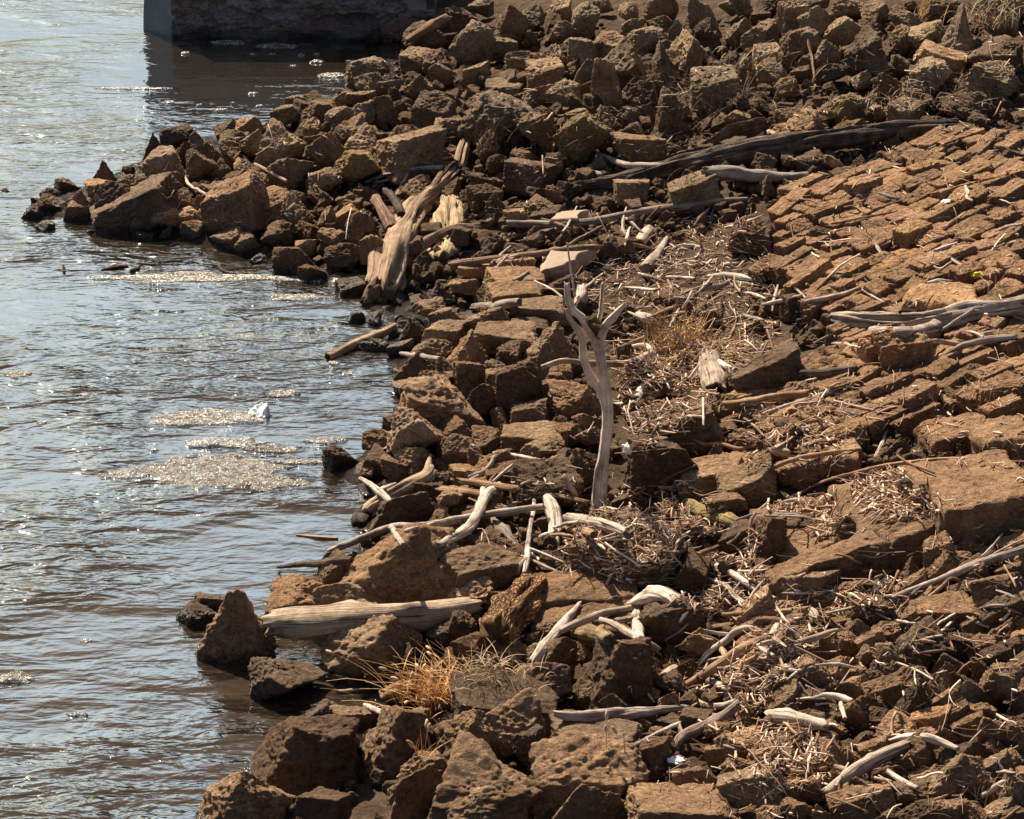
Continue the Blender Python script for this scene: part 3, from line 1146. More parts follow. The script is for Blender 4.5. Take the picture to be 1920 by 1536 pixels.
for q in range(14):
    v, f = rock_shape('p', 900 + q * 7, 4)
    pav_protos.append(mesh("paving_stone", v, f, M['paver']))
    pav_raw.append(rock_shape('p', 900 + q * 7, 3))
c0, _ = hit(1660, 560, 0)
cells = []
ROW = 0.185
for ri in range(-80, 80):
    s = -9.0 + rnd.random() * 0.3
    while s < 9:
        p = c0[:2] + rowd * s + rown * (ri * ROW)
        px, py = project(np.array([p[0], p[1], float(ground(p[0], p[1])) + 0.05]))
        big = float(np.clip((py - 300) / 550, 0, 1))
        ln = rnd.choice((rnd.uniform(0.14, 0.3), rnd.uniform(0.28, 0.55))) + 0.08 * big
        p2 = p + rowd * ln * 0.5
        s += ln * 1.0
        gz = float(ground(p2[0], p2[1]))
        px, py = project(np.array([p2[0], p2[1], gz + 0.05]))
        if not in_poly(px, py, PAVE) or not (0 < px < 1935): continue
        if any(abs(px - l[1]) < 62 and abs(py - l[2]) < 22 for l in LAND): continue
        if rnd.random() < 0.07: continue
        cells.append((ln / math.hypot(p2[0], p2[1]), p2, ln, float(px), float(py), gz))
cells.sort(key=lambda c: -c[0])
far_v, far_f, fn = [], [], 0
npav = 0
for ci, (_, p2, ln, px, py, gz) in enumerate(cells):
    g = 0.10
    gxs = float(ground(p2[0] + g, p2[1]) - ground(p2[0] - g, p2[1])) / (2 * g)
    gys = float(ground(p2[0], p2[1] + g) - ground(p2[0], p2[1] - g)) / (2 * g)
    th = rnd.uniform(0.20, 0.28)
    sc = (ln * 1.04, ROW * rnd.uniform(0.98, 1.2), th)
    lc = (p2[0] + rnd.uniform(-.01, .01), p2[1] + rnd.uniform(-.01, .01), gz + 0.02 + rnd.gauss(0, 0.022))
    yaw = math.atan2(rowd[1], rowd[0]) + rnd.gauss(0, 0.10) + rnd.choice((0, math.pi))
    nrm = Vector((-gxs, -gys, 1)).normalized()
    r3 = nrm.to_track_quat('Z', 'X').to_matrix()
    # the track leaves a twist about the normal: build the frame from the row direction instead
    xa = Vector((math.cos(yaw), math.sin(yaw), 0)); xa = (xa - nrm * xa.dot(nrm)).normalized()
    ya = nrm.cross(xa)
    r3 = Matrix((xa, ya, nrm)).transposed() @ Euler((rnd.gauss(-.05, .07), rnd.gauss(0, .06), 0)).to_matrix()
    qi = rnd.randrange(14)
    if ci < 295:
        o = obj("paving_stone", pav_protos[qi], None, lc)
        o.scale = sc
        o.rotation_euler = r3.to_euler()
        j = rnd.uniform(0.78, 1.2)
        o.color = (j, j * rnd.uniform(0.95, 1.04), j * rnd.uniform(0.9, 1.06), 1)
        ITEMS.append(dict(o=o, x=px, y=py, w=ln / 0.005, h=25, kind='p', tint='.', what='paver'))
        npav += 1
    else:
        v, f = pav_raw[qi]
        far_v.append((v * np.array(sc)) @ np.array(r3).T + np.array(lc)); far_f.append(f + fn); fn += len(v)
if far_v:
    tag(obj("small_paving", mesh("small_paving", np.concatenate(far_v), np.concatenate(far_f), M['paver'])), "smallest far paving stones of the slope, set in rows", "paving", None, "stuff")
print("paving stones", npav, len(cells))

# ------------------------------------------------------------------ pier
M['pier'] = rock_material('weathered_pier_concrete', (0.10, 0.08, 0.065), (0.34, 0.275, 0.225), (0.62, 0.53, 0.45), use_tint=False, scale=1.0, wet=True)
M['pier_band'] = plain('smooth_pier_concrete', (0.30, 0.265, 0.23), 0.85, 0.2, 6, 0.004)
M['pier_nose'] = plain('bluish_steel_cladding', (0.17, 0.19, 0.20), 0.55, 0.25, 5, 0.003)
PB = flat(322, 72); PN = flat(262, 58); PE = flat(815, 72)
def wall_patch(name, a, b, z0, z1, back, mat, parent, amp=0.05, nx=200, nz=60, lean=0.0, seed=5, ledge=0.0):
    """a rough wall face from A to B (plan), between heights, closed at its top, sides and back"""
    a = np.array(a[:2]); b = np.array(b[:2])
    d = b - a; L_ = np.linalg.norm(d); d /= L_
    nrm = np.array([d[1], -d[0]])
    u, w = np.meshgrid(np.linspace(0, 1, nx), np.linspace(0, 1, nz), indexing='ij')
    z = z0 + (z1 - z0) * w
    p3 = np.stack([u * L_, z, 0 * u], -1)
    off = amp * (0.8 * fbm(p3 * np.array([2.2, 5, 1]), seed, 5, 0.6) + 0.7 * np.round(fbm(p3 * np.array([0.6, 6, 1]), seed + 2, 3) * 1.5) * 0.5)
    off -= lean * (z - z0)
    off += ledge * np.clip(1 - np.abs(z - 0.0) / 0.16, 0, 1)
    X = a[0] + d[0] * u * L_ + nrm[0] * off
    Y = a[1] + d[1] * u * L_ + nrm[1] * off
    V = np.stack([X, Y, z], -1)
    idx = np.arange(nx * nz).reshape(nx, nz)
    Vb = V.copy(); Vb[..., 0] = a[0] + d[0] * u * L_ - nrm[0] * (back + lean * (z1 - z0) * 0); Vb[..., 1] = a[1] + d[1] * u * L_ - nrm[1] * back
    n0 = nx * nz
    q = lambda A: np.stack([A[:-1, :-1], A[1:, :-1], A[1:, 1:], A[:-1, 1:]], -1).reshape(-1, 4)
    f = [q(idx), q(idx + n0)[:, ::-1]]
    def strip(e):
        return np.stack([e[:-1], e[1:], e[1:] + n0, e[:-1] + n0], 1)
    f += [strip(idx[:, -1]), strip(idx[::-1, 0]), strip(idx[0, ::1])[:, ::1], strip(idx[-1, ::-1])]
    return obj(name, mesh(name, np.concatenate([V.reshape(-1, 3), Vb.reshape(-1, 3)]), np.concatenate(f), mat), parent)
pier = obj("pier", None)
tag(pier, "dark weathered concrete bridge pier standing in the river", "pier")
wall_patch("wall_body", PB, PE, -0.6, 0.50, 3.0, M['pier'], pier, 0.13, 300, 90)
wall_patch("wall_cap", PB + np.array([0.05, 0.02, 0]), PE + np.array([0, 0.02, 0]), 0.503, 1.25, 3.0, M['pier_band'], pier, 0.012, 80, 30, seed=9)
wall_patch("steel_nose", PN, PB + np.array([-0.012, 0, 0]), -0.6, 1.25, 2.6, M['pier_nose'], pier, 0.004, 40, 40, lean=0.10, seed=12)
for k, (xa, xb, z0, z1) in enumerate([(752, 788, 0.05, 0.33), (790, 815, 0.05, 0.34), (756, 800, 0.335, 0.60)]):
    A, B = flat(xa, 69), flat(xb, 69)
    wall_patch("cut_stone", A, B, z0, z1, 0.3, M['pier_band'], pier, 0.015, 30, 24, seed=20 + k)
LAND.append(("dark concrete pier", 520, 60, pier))
# ------------------------------------------------------------------ driftwood
bpy.context.view_layer.update()
dg = bpy.context.evaluated_depsgraph_get()
CAMP = np.array([0, 0, CAM_H])
_last = ['']
def cast(px, py, floor=0.0):
    """first surface a picture ray meets (ground, rocks, wood laid so far), water counted too"""
    d = ray(px, py)
    dn = d / np.linalg.norm(d)
    ok, loc, nrm, _i, ob, _m = scene.ray_cast(dg, Vector((0, 0, CAM_H)), Vector(dn))
    _last[0] = ob.name if ok else ''
    if ok:
        return np.array(loc), (loc.z - CAM_H) / d[2], np.array(nrm)
    c, t = hit(px, py)
    return c, t, np.array([0, 0, 1.0])

def catmull(P, per):
    P = np.asarray(P, float)
    Q = np.concatenate([[2 * P[0] - P[1]], P, [2 * P[-1] - P[-2]]])
    out = []
    for k in range(len(P) - 1):
        a, b, c, d = Q[k:k + 4]
        for t in np.linspace(0, 1, per, endpoint=False):
            out.append(0.5 * ((2 * b) + (c - a) * t + (2 * a - 5 * b + 4 * c - d) * t * t + (3 * b - a - 3 * c + d) * t ** 3))
    out.append(P[-1])
    return np.array(out)

def tube(P, rad, seed=0, ring=14, step=None, gnarl=0.10, groove=0.10, flatten=1.0, thin=1.0, hollow=(False, False), point=(False, False), knots=0):
    """vertices, faces and grain coordinates of a weathered round timber along P (n,3), RAD (n,)"""
    P = np.asarray(P, float); rad = np.asarray(rad, float)
    L_ = np.linalg.norm(np.diff(P, axis=0), axis=1).sum()
    rm = rad.max()
    per = max(3, int(L_ / (len(P) - 1) / (step or max(rm * 0.45, 0.015))))
    per = min(per, 30)
    C = catmull(np.c_[P, rad], per)
    C, r = C[:, :3], np.maximum(C[:, 3], 0.002)
    n = len(C)
    s = np.r_[0, np.cumsum(np.linalg.norm(np.diff(C, axis=0), axis=1))]
    C = C + (rm * 0.5 * gnarl * 2)[None] * 0 if False else C
    wob = np.stack([noise(np.c_[s / (rm * 9), 0 * s + 1, 0 * s + seed], 3), noise(np.c_[s / (rm * 9), 0 * s + 5, 0 * s + seed], 4), noise(np.c_[s / (rm * 9), 0 * s + 9, 0 * s + seed], 5)], -1)
    C = C + wob * (rm * gnarl * 2.2)
    T = np.gradient(C, axis=0); T /= np.linalg.norm(T, axis=1)[:, None] + 1e-9
    up = np.array([0, 0, 1.0]) if abs(T[0][2]) < 0.8 else np.array([0, 1.0, 0])
    N_ = np.zeros_like(T); B_ = np.zeros_like(T)
    a = np.cross(T[0], up); a /= np.linalg.norm(a)
    for k in range(n):
        a = a - T[k] * (a @ T[k]); a /= np.linalg.norm(a) + 1e-9
        N_[k] = a; B_[k] = np.cross(a, T[k])
    th = np.linspace(0, 2 * math.pi, ring, endpoint=False)
    ct, st = np.cos(th), np.sin(th)
    q = np.stack([np.broadcast_to(ct * 1.6, (n, ring)), np.broadcast_to(st * 1.6, (n, ring)), np.broadcast_to((s / (rm * 7))[:, None], (n, ring))], -1)
    grv = fbm(q * 1.6 + seed * 3.1, seed, 3, 0.6)
    lum = fbm(np.stack([q[..., 0] * .5, q[..., 1] * .5, q[..., 2] * 2.2], -1) + seed, seed + 3, 3)
    rr = r[:, None] * (1 + groove * grv + gnarl * lum)
    kr = np.random.default_rng(seed + 3000)
    big = rm > 0.045
    for _ in range(int(kr.integers(1, 4)) if not big else int(kr.integers(4, 8))):         # knots
        t0, s0, am = kr.uniform(0, 6.28), kr.uniform(0.05, 0.95) * s[-1], kr.uniform(0.12, 0.34)
        dth = np.angle(np.exp(1j * (th - t0)))
        rr += (rm * am) * np.exp(-(dth[None] / 0.45) ** 2 - ((s - s0)[:, None] / (rm * 0.8)) ** 2)
    for _ in range(int(kr.integers(4, 8)) if big else 1):                                 # long drying splits
        t0, s0, ln = kr.uniform(0, 6.28), kr.uniform(0, 1) * s[-1], kr.uniform(0.15, 0.5) * s[-1]
        path = t0 + 0.5 * noise(np.c_[s / (rm * 6), 0 * s + seed, 0 * s], seed + 8)
        dth = np.angle(np.exp(1j * (th[None] - path[:, None])))
        rr -= r[:, None] * groove * 1.6 * np.exp(-(dth / (7.0 / ring)) ** 2) * np.exp(-(((s - s0) / ln)[:, None]) ** 4)
    rr = np.maximum(rr, r[:, None] * 0.35)
    if point[0]: rr[0] *= 0.15; rr[1] *= 0.6
    if point[1]: rr[-1] *= 0.15; rr[-2] *= 0.6
    V = C[:, None] + rr[..., None] * (thin * ct[None, :, None] * N_[:, None] + flatten * st[None, :, None] * B_[:, None])
    # ragged broken ends
    for e, sg in ((0, -1), (-1, 1)):
        V[e] += T[e] * sg * (r[e] * (0.25 if hollow[0] or hollow[1] else 0.9) * fbm(np.stack([ct * 2.2, st * 2.2, 0 * ct + seed], -1), seed + 7, 2))[:, None]
    # every ring's grain coordinate around (mirrored, so there is no seam) and along
    uu = np.abs(((th / (2 * math.pi)) * 2) - 1) * 2 * math.pi * rm
    UV = np.stack([np.broadcast_to(uu + seed, (n, ring)), np.broadcast_to(s[:, None] + seed, (n, ring))], -1)
    idx = np.arange(n * ring).reshape(n, ring)
    nx = np.roll(idx, -1, axis=1)
    Fc = [np.stack([idx[:-1], nx[:-1], nx[1:], idx[1:]], -1).reshape(-1, 4)]
    V = [V.reshape(-1, 3)]; UV = [UV.reshape(-1, 2)]
    base = n * ring
    for e, hol, sg in ((0, hollow[0], 1), (n - 1, hollow[1], -1)):
        cur = idx[e] if e else idx[e]
        steps = [(0.8, 0.05), (0.66, 0.8), (0.6, 3.5), (0.05, 3.6)] if hol else [(0.75, -0.06), (0.35, -0.10), (0.04, -0.08)]
        for (sc, dp) in steps:
            ringv = C[e] + (V[0].reshape(n, ring, 3)[e] - C[e]) * sc + T[e] * sg * r[e] * dp
            new = np.arange(base, base + ring); base += ring
            V.append(ringv); UV.append(UV[0].reshape(n, ring, 2)[e] * np.array([sc, 1]))
            a_, b_ = cur, new
            quad = np.stack([a_, b_, np.roll(b_, -1), np.roll(a_, -1)], 1)
            Fc.append(quad if sg > 0 else quad[:, ::-1])
            cur = new
    return np.concatenate(V), np.concatenate(Fc), np.concatenate(UV)

def lay(pts, lift=0.75, upright=None, flatdepth=False):
    """picture polyline (x, y, r in picture px) -> world points and radii resting on what lies under it"""
    n = len(pts)
    if upright is not None:
        W, rad = [], []
        for (x, y, r) in pts:
            d = ray(x, y); t = upright / d[1]
            W.append(CAMP + d * t); rad.append(r * t / F)
        return np.array(W), np.array(rad)
    hits = [cast(x, y) for (x, y, r) in pts]
    t = np.array([h[1] for h in hits])
    a = np.r_[0, np.cumsum([math.dist(pts[k][:2], pts[k + 1][:2]) for k in range(n - 1)])]
    a /= a[-1]
    if n > 2:
        A = np.c_[np.ones(n), a]
        co, *_ = np.linalg.lstsq(A, t, rcond=None)
        fit = A @ co
        clear = np.min(t - fit)
        fit = fit + max(clear, -0.35) * 0.6
        t2 = 0.65 * fit + 0.35 * np.minimum(t, fit + 0.1)
    else:
        t2 = t.copy()
    rad = np.array([p[2] for p in pts]) * t2 / F
    W = np.array([CAMP + ray(p[0], p[1]) * (tt - r * lift / max(0.3, -ray(p[0], p[1])[2]) * 0.55) for p, tt, r in zip(pts, t2, rad)])
    return W, rad

_seed = [0]
def wood(name, cat, label, main, mat='grey', branches=(), tint=(1, 1, 1), short=None, group=None, part='trunk', land=True, upright=None, **kw):
    """one piece of driftwood: a trunk mesh, and each limb that grows from it as a child named branch"""
    _seed[0] += 1
    sd = _seed[0]
    W, rad = lay(main, upright=upright)
    org = W[len(W) // 2].copy() if upright is None else W[0].copy()
    V, Fq, UV = tube(W - org, rad, sd, ring=(44 if max(p[2] for p in main) > 15 else 18) if max(p[2] for p in main) > 9 else 10, **kw)
    o = obj(name, mesh(name, V, Fq, M[mat], True, UV), None, org)
    o.color = (*tint, 1)
    tag(o, label, cat, group)
    for br in branches:
        bname = 'branch'
        bm = mat
        bk = {}
        if isinstance(br, dict):
            bname, bm, bk, br = br.get('name', 'branch'), br.get('mat', mat), br.get('kw', {}), br['pts']
        d0 = org[1] if upright is None else upright
        if upright is not None:
            Wb, rb = lay(br, upright=upright + bk.pop('dy', 0.0) if bk else upright)
        else:
            # a limb leaves its trunk: its depth starts at the trunk's nearest point
            k = int(np.argmin([math.dist(br[0][:2], p[:2]) for p in main]))
            tk = (W[k] - CAMP)[2] / ray(main[k][0], main[k][1])[2]
            h2 = [cast(x, y)[1] for (x, y, r) in br]
            tt = [tk] + [min(tk + (hh - tk) * f, hh) for hh, f in zip(h2[1:], np.linspace(0, 1, len(br))[1:] * 0.7)]
            rb = np.array([p[2] * t_ / F for p, t_ in zip(br, tt)])
            Wb = np.array([CAMP + ray(p[0], p[1]) * t_ for p, t_ in zip(br, tt)])
        _seed[0] += 1
        Vb, Fb, Ub = tube(Wb - org, rb, _seed[0], ring=12 if max(p[2] for p in br) > 5 else 8, **bk)
        b = obj(bname, mesh(bname, Vb, Fb, M[bm], True, Ub), o)
        b.color = (*tint, 1)
    mid = main[len(main) // 2]
    if land:
        LAND.append((short or label, mid[0], mid[1], o))
    return o

Wd = lambda lab, main, mat='grey', br=(), **k: wood("driftwood_log", "log", lab, main, mat, br, **k)
Bd = lambda lab, main, mat='bleached', br=(), **k: wood("driftwood_branch", "branch", lab, main, mat, br, **k)
Sd = lambda lab, main, mat='bleached', br=(), **k: wood("driftwood_stick", "stick", lab, main, mat, br, **k)

# the dead forked stem standing upright among the stones
pc, pt = hit(1122, 962)
UP = pc[1]
wood("forked_dead_stem", "dead stem", "pale dead tree stem standing upright, forked at its top",
     [(1116, 975, 12.3), (1122, 935, 14.0), (1130, 885, 13.1), (1135, 840, 12.3), (1140, 780, 11.9), (1134, 720, 10.6), (1127, 660, 10.6), (1122, 628, 9.9)], 'bleached',
     [[(1124, 636, 9.0), (1136, 608, 7.8), (1152, 590, 7.0), (1172, 569, 3.3)],
      [(1120, 638, 9.0), (1102, 612, 8.2), (1086, 592, 7.8), (1070, 576, 7.3), (1064, 556, 7.0), (1063, 532, 5.8)],
      [(1132, 750, 6.5), (1122, 726, 7.3), (1104, 698, 7.8), (1094, 660, 7.8), (1090, 636, 7.3), (1082, 618, 5.8), (1068, 596, 4.9), (1062, 580, 2.4)],
      [(1122, 598, 4.9), (1128, 575, 4.5), (1130, 552, 4.1), (1131, 532, 3.7)],
      [(1078, 556, 2.4), (1071, 510, 2.1), (1063, 455, 1.5)],
      dict(name='broken_heartwood', mat='bark', pts=[(1116, 628, 7.3), (1114, 612, 12.3), (1113, 598, 10.6)])],
     tint=(1.25, 1.22, 1.2), short="upright forked dead stem", upright=UP, gnarl=0.12, groove=0.13)

Wd("large pale tree trunk lying head down to the water with a flared root end",
   [(878, 274, 8), (868, 298, 11), (858, 325, 14), (834, 345, 16), (806, 366, 19), (780, 386, 22), (764, 418, 26), (748, 445, 31), (735, 482, 33), (723, 525, 32), (712, 556, 24)], 'tan',
   [dict(name='broken_limb', mat='brown', pts=[(735, 432, 13), (722, 404, 13), (704, 372, 11)]),
    dict(name='broken_limb', mat='dark', pts=[(752, 402, 8), (740, 372, 8), (722, 360, 7)]),
    dict(name='broken_limb', mat='brown', pts=[(808, 360, 7), (822, 336, 6), (842, 306, 5)]),
    [(860, 294, 4), (842, 296, 3.5), (826, 297, 3)],
    dict(name='root', mat='brown', pts=[(712, 540, 20), (694, 556, 14), (682, 572, 10)]),
    dict(name='root', mat='dark', pts=[(728, 540, 18), (742, 560, 12), (744, 572, 8)])],
   short="large pale trunk lying head down", groove=0.34, gnarl=0.26, tint=(0.82, 0.75, 0.70))
Wd("mossy short log leaning behind the large pale trunk", [(850, 362, 15), (846, 384, 23), (836, 410, 26), (828, 445, 27), (822, 484, 25)], 'tan', [], gnarl=0.26, groove=0.36, tint=(0.95, 0.94, 0.80))
Bd("brown arching branch crossing the foot of the mossy log", [(968, 384, 4), (930, 408, 7), (900, 424, 8), (850, 430, 8), (806, 452, 9), (778, 478, 10), (762, 506, 9)], 'brown', [[(900, 424, 5), (885, 432, 6), (882, 440, 6)]])
Bd("thin grey branch lying over rocks beside the large pale trunk", [(684, 342, 3), (715, 331, 3.5), (754, 322, 4), (800, 316, 4), (830, 315, 4)], 'grey', [[(700, 345, 2.5), (730, 336, 3)]])
Wd("very long charred trunk lying across the foot of the rock bank",
   [(1075, 348, 9), (1130, 344, 12), (1200, 328, 17), (1260, 312, 20), (1330, 296, 21), (1435, 280, 22), (1510, 268, 21), (1600, 256, 18), (1700, 243, 16), (1812, 232, 9)], 'dark',
   [dict(mat='grey', pts=[(1262, 316, 7), (1215, 312, 8), (1170, 308, 6), (1138, 296, 5), (1118, 286, 3)]), dict(mat='bleached', pts=[(1140, 352, 4), (1100, 346, 4), (1052, 347, 3)])],
   short="very long charred trunk", groove=0.28, gnarl=0.14, tint=(1.2, 1.15, 1.1))
Wd("short grey log end beside the tip of the charred trunk", [(1056, 326, 6), (1095, 328, 8), (1140, 330, 7)], 'grey')
Wd("curled slab of dark bark standing up behind the charred trunk",
   [(1250, 292, 6), (1300, 285, 12), (1345, 270, 20), (1390, 256, 28), (1432, 246, 24), (1442, 243, 16)], 'dark',
   [dict(name='curled_edge', mat='grey', pts=[(1410, 272, 4), (1424, 256, 4.5), (1436, 246, 4), (1450, 250, 4), (1458, 264, 4)])], short="curled slab of dark bark", thin=0.22, groove=0.2, tint=(2.2, 1.7, 1.3))
Wd("knobbly grey log lying just below the charred trunk, pale at its tip", [(1320, 326, 9), (1370, 328, 13), (1410, 334, 13), (1460, 334, 10), (1510, 330, 9), (1550, 326, 9)], 'grey', [], gnarl=0.14)
Bd("long grey pole above the twig litter", [(1092, 422, 7), (1150, 408, 8), (1210, 395, 8), (1280, 386, 7), (1340, 378, 6), (1402, 373, 3)], 'grey', tint=(0.8, 0.75, 0.7))
Bd("grey pole lying level beyond the concrete slab", [(950, 418, 7), (1000, 420, 9), (1060, 420, 9), (1118, 418, 9)], 'grey', tint=(0.75, 0.72, 0.7))
Bd("brown pole lying just in front of the level grey pole", [(1008, 436, 6), (1050, 430, 7), (1104, 424, 7)], 'brown', tint=(1.2, 1.1, 1))
Bd("long brown pole resting across the concrete slab", [(845, 498, 8), (920, 487, 7), (1000, 478, 7), (1070, 466, 6), (1130, 462, 4)], 'brown', [[(1050, 470, 3), (1090, 445, 3), (1130, 425, 3)]])
Sd("thin pale stick standing out of the twig litter", [(1182, 375, 2.5), (1172, 400, 3), (1168, 430, 3.2), (1182, 456, 2.5)])
Wd("hollow log with a dark open end pointing at the water", [(1331, 670, 20), (1333, 695, 21), (1336, 718, 22), (1339, 740, 22)], 'grey', [], hollow=(False, True), gnarl=0.08, groove=0.16, tint=(1.0, 0.9, 0.8), short="hollow log with a dark open end")
Wd("stubby hollow log piece in the upper twig litter", [(1216, 432, 9), (1207, 446, 12), (1200, 460, 12)], 'bleached', [], hollow=(False, True), tint=(0.8, 0.76, 0.7))
Wd("speckled grey stump leaning in the twig litter", [(1250, 446, 5), (1240, 466, 8), (1226, 486, 11), (1208, 506, 12)], 'grey', [], tint=(1.35, 1.3, 1.2))
Bd("smooth white stick lying level above the orange grass", [(1328, 517, 4), (1360, 517, 6), (1395, 521, 6), (1428, 527, 3)], 'bleached', tint=(1.1, 1.1, 1.1))
Sd("thin white stick left of the smooth white one", [(1250, 520, 3), (1275, 520, 3), (1302, 523, 3)], 'bleached', tint=(1.1, 1.1, 1.1))
Bd("grey branch lying just above the orange grass", [(1285, 548, 5), (1320, 540, 5.5), (1350, 536, 5), (1372, 526, 4)], 'grey', [[(1370, 529, 4), (1395, 531, 4), (1418, 533, 3)]])
Wd("thick grey log with a dark knot hole at the edge of the paving",
   [(1568, 596, 10), (1600, 598, 15), (1650, 602, 18), (1710, 604, 20), (1770, 598, 19), (1830, 584, 18), (1930, 568, 17)], 'grey',
   [dict(name='lower_limb', mat='grey', pts=[(1630, 618, 7), (1690, 622, 12), (1750, 618, 14), (1800, 602, 14)]), dict(name='knot_hole_shade', mat='hollow', pts=[(1690, 594, 10), (1702, 590, 14), (1716, 588, 10)])],  # near-black lump on the log, its colour standing for a hole's shade
   short="thick grey log with a knot hole", groove=0.24, gnarl=0.14, tint=(1.2, 1.15, 1.1))
Bd("forked grey branch lying below the thick grey log", [(1765, 668, 3), (1800, 652, 6), (1835, 642, 7), (1870, 636, 7), (1905, 632, 6)], 'grey', [[(1850, 640, 5), (1842, 628, 5), (1860, 624, 4)]], tint=(1.2, 1.1, 1))
Sd("grey stick jutting from the cracked pale block", [(1732, 640, 5), (1765, 641, 5), (1800, 646, 4)], 'grey', tint=(1.2, 1.1, 1))
Sd("white stub lying on the hollow log", [(1325, 672, 5), (1350, 682, 6), (1380, 694, 5)], tint=(0.95, 0.95, 0.97))
Bd("brown pole lying under the dark block beside the hollow log", [(1358, 758, 8), (1410, 755, 9), (1460, 746, 9), (1512, 736, 7)], 'brown', tint=(1.3, 1.25, 1.1))
Sd("grey-white pole lying below the brown pole", [(1428, 779, 5), (1470, 764, 5.5), (1515, 749, 5), (1560, 735, 5)], 'bleached', tint=(0.75, 0.74, 0.73))
Wd("charred log piece between the dark block and the cracked pale block", [(1502, 698, 7), (1550, 700, 9), (1604, 692, 8)], 'dark', tint=(1.5, 1.4, 1.3))
Bd("long wavy branch passing behind the upright forked stem", [(1012, 688, 5), (1060, 678, 5), (1110, 680, 6), (1160, 684, 7), (1195, 676, 7), (1222, 662, 6)], 'grey', tint=(1.35, 1.2, 1.05))
Bd("white elbow-shaped branch right of the forked stem", [(1184, 652, 4), (1205, 649, 6), (1222, 654, 7), (1230, 673, 4)], 'bleached', tint=(1.1, 1.1, 1.1))
Sd("straight brown stick leaning toward the orange grass", [(1145, 660, 3), (1190, 640, 3.5), (1250, 612, 3)], 'brown', tint=(1.6, 1.5, 1.4))
Wd("white root knob above the dark-fronted blocks", [(1206, 722, 8), (1198, 742, 12), (1188, 762, 7)], 'bleached', [[(1198, 752, 5), (1175, 758, 5), (1150, 760, 4)]], tint=(1.1, 1.1, 1.1))
Wd("half sunken log sticking out into the water, cut end seaward", [(612, 668, 9), (650, 653, 9), (700, 632, 8.5), (742, 612, 7)], 'tan', [], hollow=(True, False), short="half sunken log sticking into the water", tint=(0.95, 0.85, 0.75))
Sd("grey stick pointing at the water between shore rocks", [(752, 663, 4), (785, 668, 5), (825, 674, 5)], 'grey')
Wd("pale spotted log sloping down to the water below the floes", [(806, 882, 12), (796, 898, 15), (765, 912, 15), (735, 930, 16), (705, 946, 16), (685, 962, 15)], 'tan',
   [[(802, 886, 9), (805, 868, 6), (808, 853, 2)], dict(name='root', mat='dark', pts=[(688, 958, 14), (678, 970, 17), (676, 985, 12)]), [(740, 925, 6), (722, 915, 5), (712, 922, 4)]], tint=(0.95, 0.92, 0.9), short="pale spotted log sloping to the water")
Bd("bleached crooked branch lying over the pale spotted log", [(676, 897, 4), (700, 912, 6), (714, 924, 7), (736, 944, 5)], 'bleached', [[(712, 920, 5), (730, 912, 4), (742, 906, 3)]])
Wd("brown split board lying near the bleached fork", [(828, 916, 10), (870, 922, 12), (925, 932, 11)], 'brown', [], flatten=0.6, tint=(1, 0.9, 0.8))
Wd("longer brown split board behind the bleached fork", [(860, 900, 8), (920, 908, 10), (980, 917, 9), (1040, 928, 8), (1100, 942, 7)], 'brown', [], flatten=0.6, tint=(1.1, 1, 0.9))
Bd("bleached crooked pole slanting over the tangle of branches", [(934, 912, 7), (910, 930, 10), (895, 962, 10), (880, 988, 10), (850, 1008, 9), (820, 1022, 5)], 'bleached', [[(908, 928, 7), (904, 918, 7)]], short="bleached crooked pole")
Bd("long bent grey branch reaching from the tangle into the water", [(614, 1036, 5), (650, 1020, 7), (690, 1002, 7), (740, 990, 7), (800, 984, 7), (860, 973, 8), (930, 962, 7), (1020, 950, 6)], 'bleached', [[(740, 1000, 4), (780, 990, 4), (830, 978, 4)]], tint=(0.78, 0.75, 0.72), short="long bent branch reaching into the water")
Sd("short grey peg lying across the long bent branch", [(734, 988, 6), (744, 1005, 6), (756, 1022, 5)], 'grey', tint=(1.3, 1.25, 1.2))
Wd("bright bleached split trunk standing in the branch tangle", [(1026, 930, 9), (1038, 950, 14), (1045, 985, 14), (1040, 1015, 13), (1030, 1058, 7)], 'bleached', [[(1042, 985, 7), (1048, 1010, 6), (1040, 1040, 4)], [(1040, 1000, 5), (1015, 1008, 5), (996, 1028, 5)]], tint=(1.05, 1.03, 1.0), short="bright bleached split trunk")
Bd("thin bleached crooked stick left of the bleached split trunk", [(1000, 933, 4), (1001, 958, 4), (994, 990, 4), (990, 1020, 5), (988, 1050, 6), (984, 1075, 4)], 'bleached', [[(988, 1045, 4), (976, 1060, 4), (972, 1078, 3)]])
Wd("round grey log with a sawn end below the upright stem", [(1066, 972, 11), (1100, 978, 12), (1140, 987, 12), (1178, 1000, 11)], 'grey', [], tint=(1.25, 1.2, 1.15), gnarl=0.04, groove=0.05)
Wd("thinner brown log under the sawn grey log", [(1060, 990, 7), (1095, 996, 8), (1115, 1002, 7)], 'brown', tint=(1.2, 1.1, 1))
Wd("matted grey root mass below the bleached crooked pole", [(888, 968, 8), (910, 980, 13), (940, 998, 14), (966, 1018, 9), (985, 1030, 5)], 'grey', [], gnarl=0.3, groove=0.3, tint=(0.85, 0.8, 0.75))
Bd("bleached branch lying level in the tangle", [(915, 975, 5), (960, 965, 6), (1000, 960, 6), (1028, 955, 6)], 'bleached', [[(940, 955, 4), (965, 945, 5), (1000, 943, 4)]], tint=(0.9, 0.88, 0.85))
Sd("thin dark stick curving over the tangle", [(880, 935, 2.5), (930, 955, 3), (980, 958, 3), (1040, 945, 2.5)], 'brown', tint=(1.5, 1.3, 1.1))
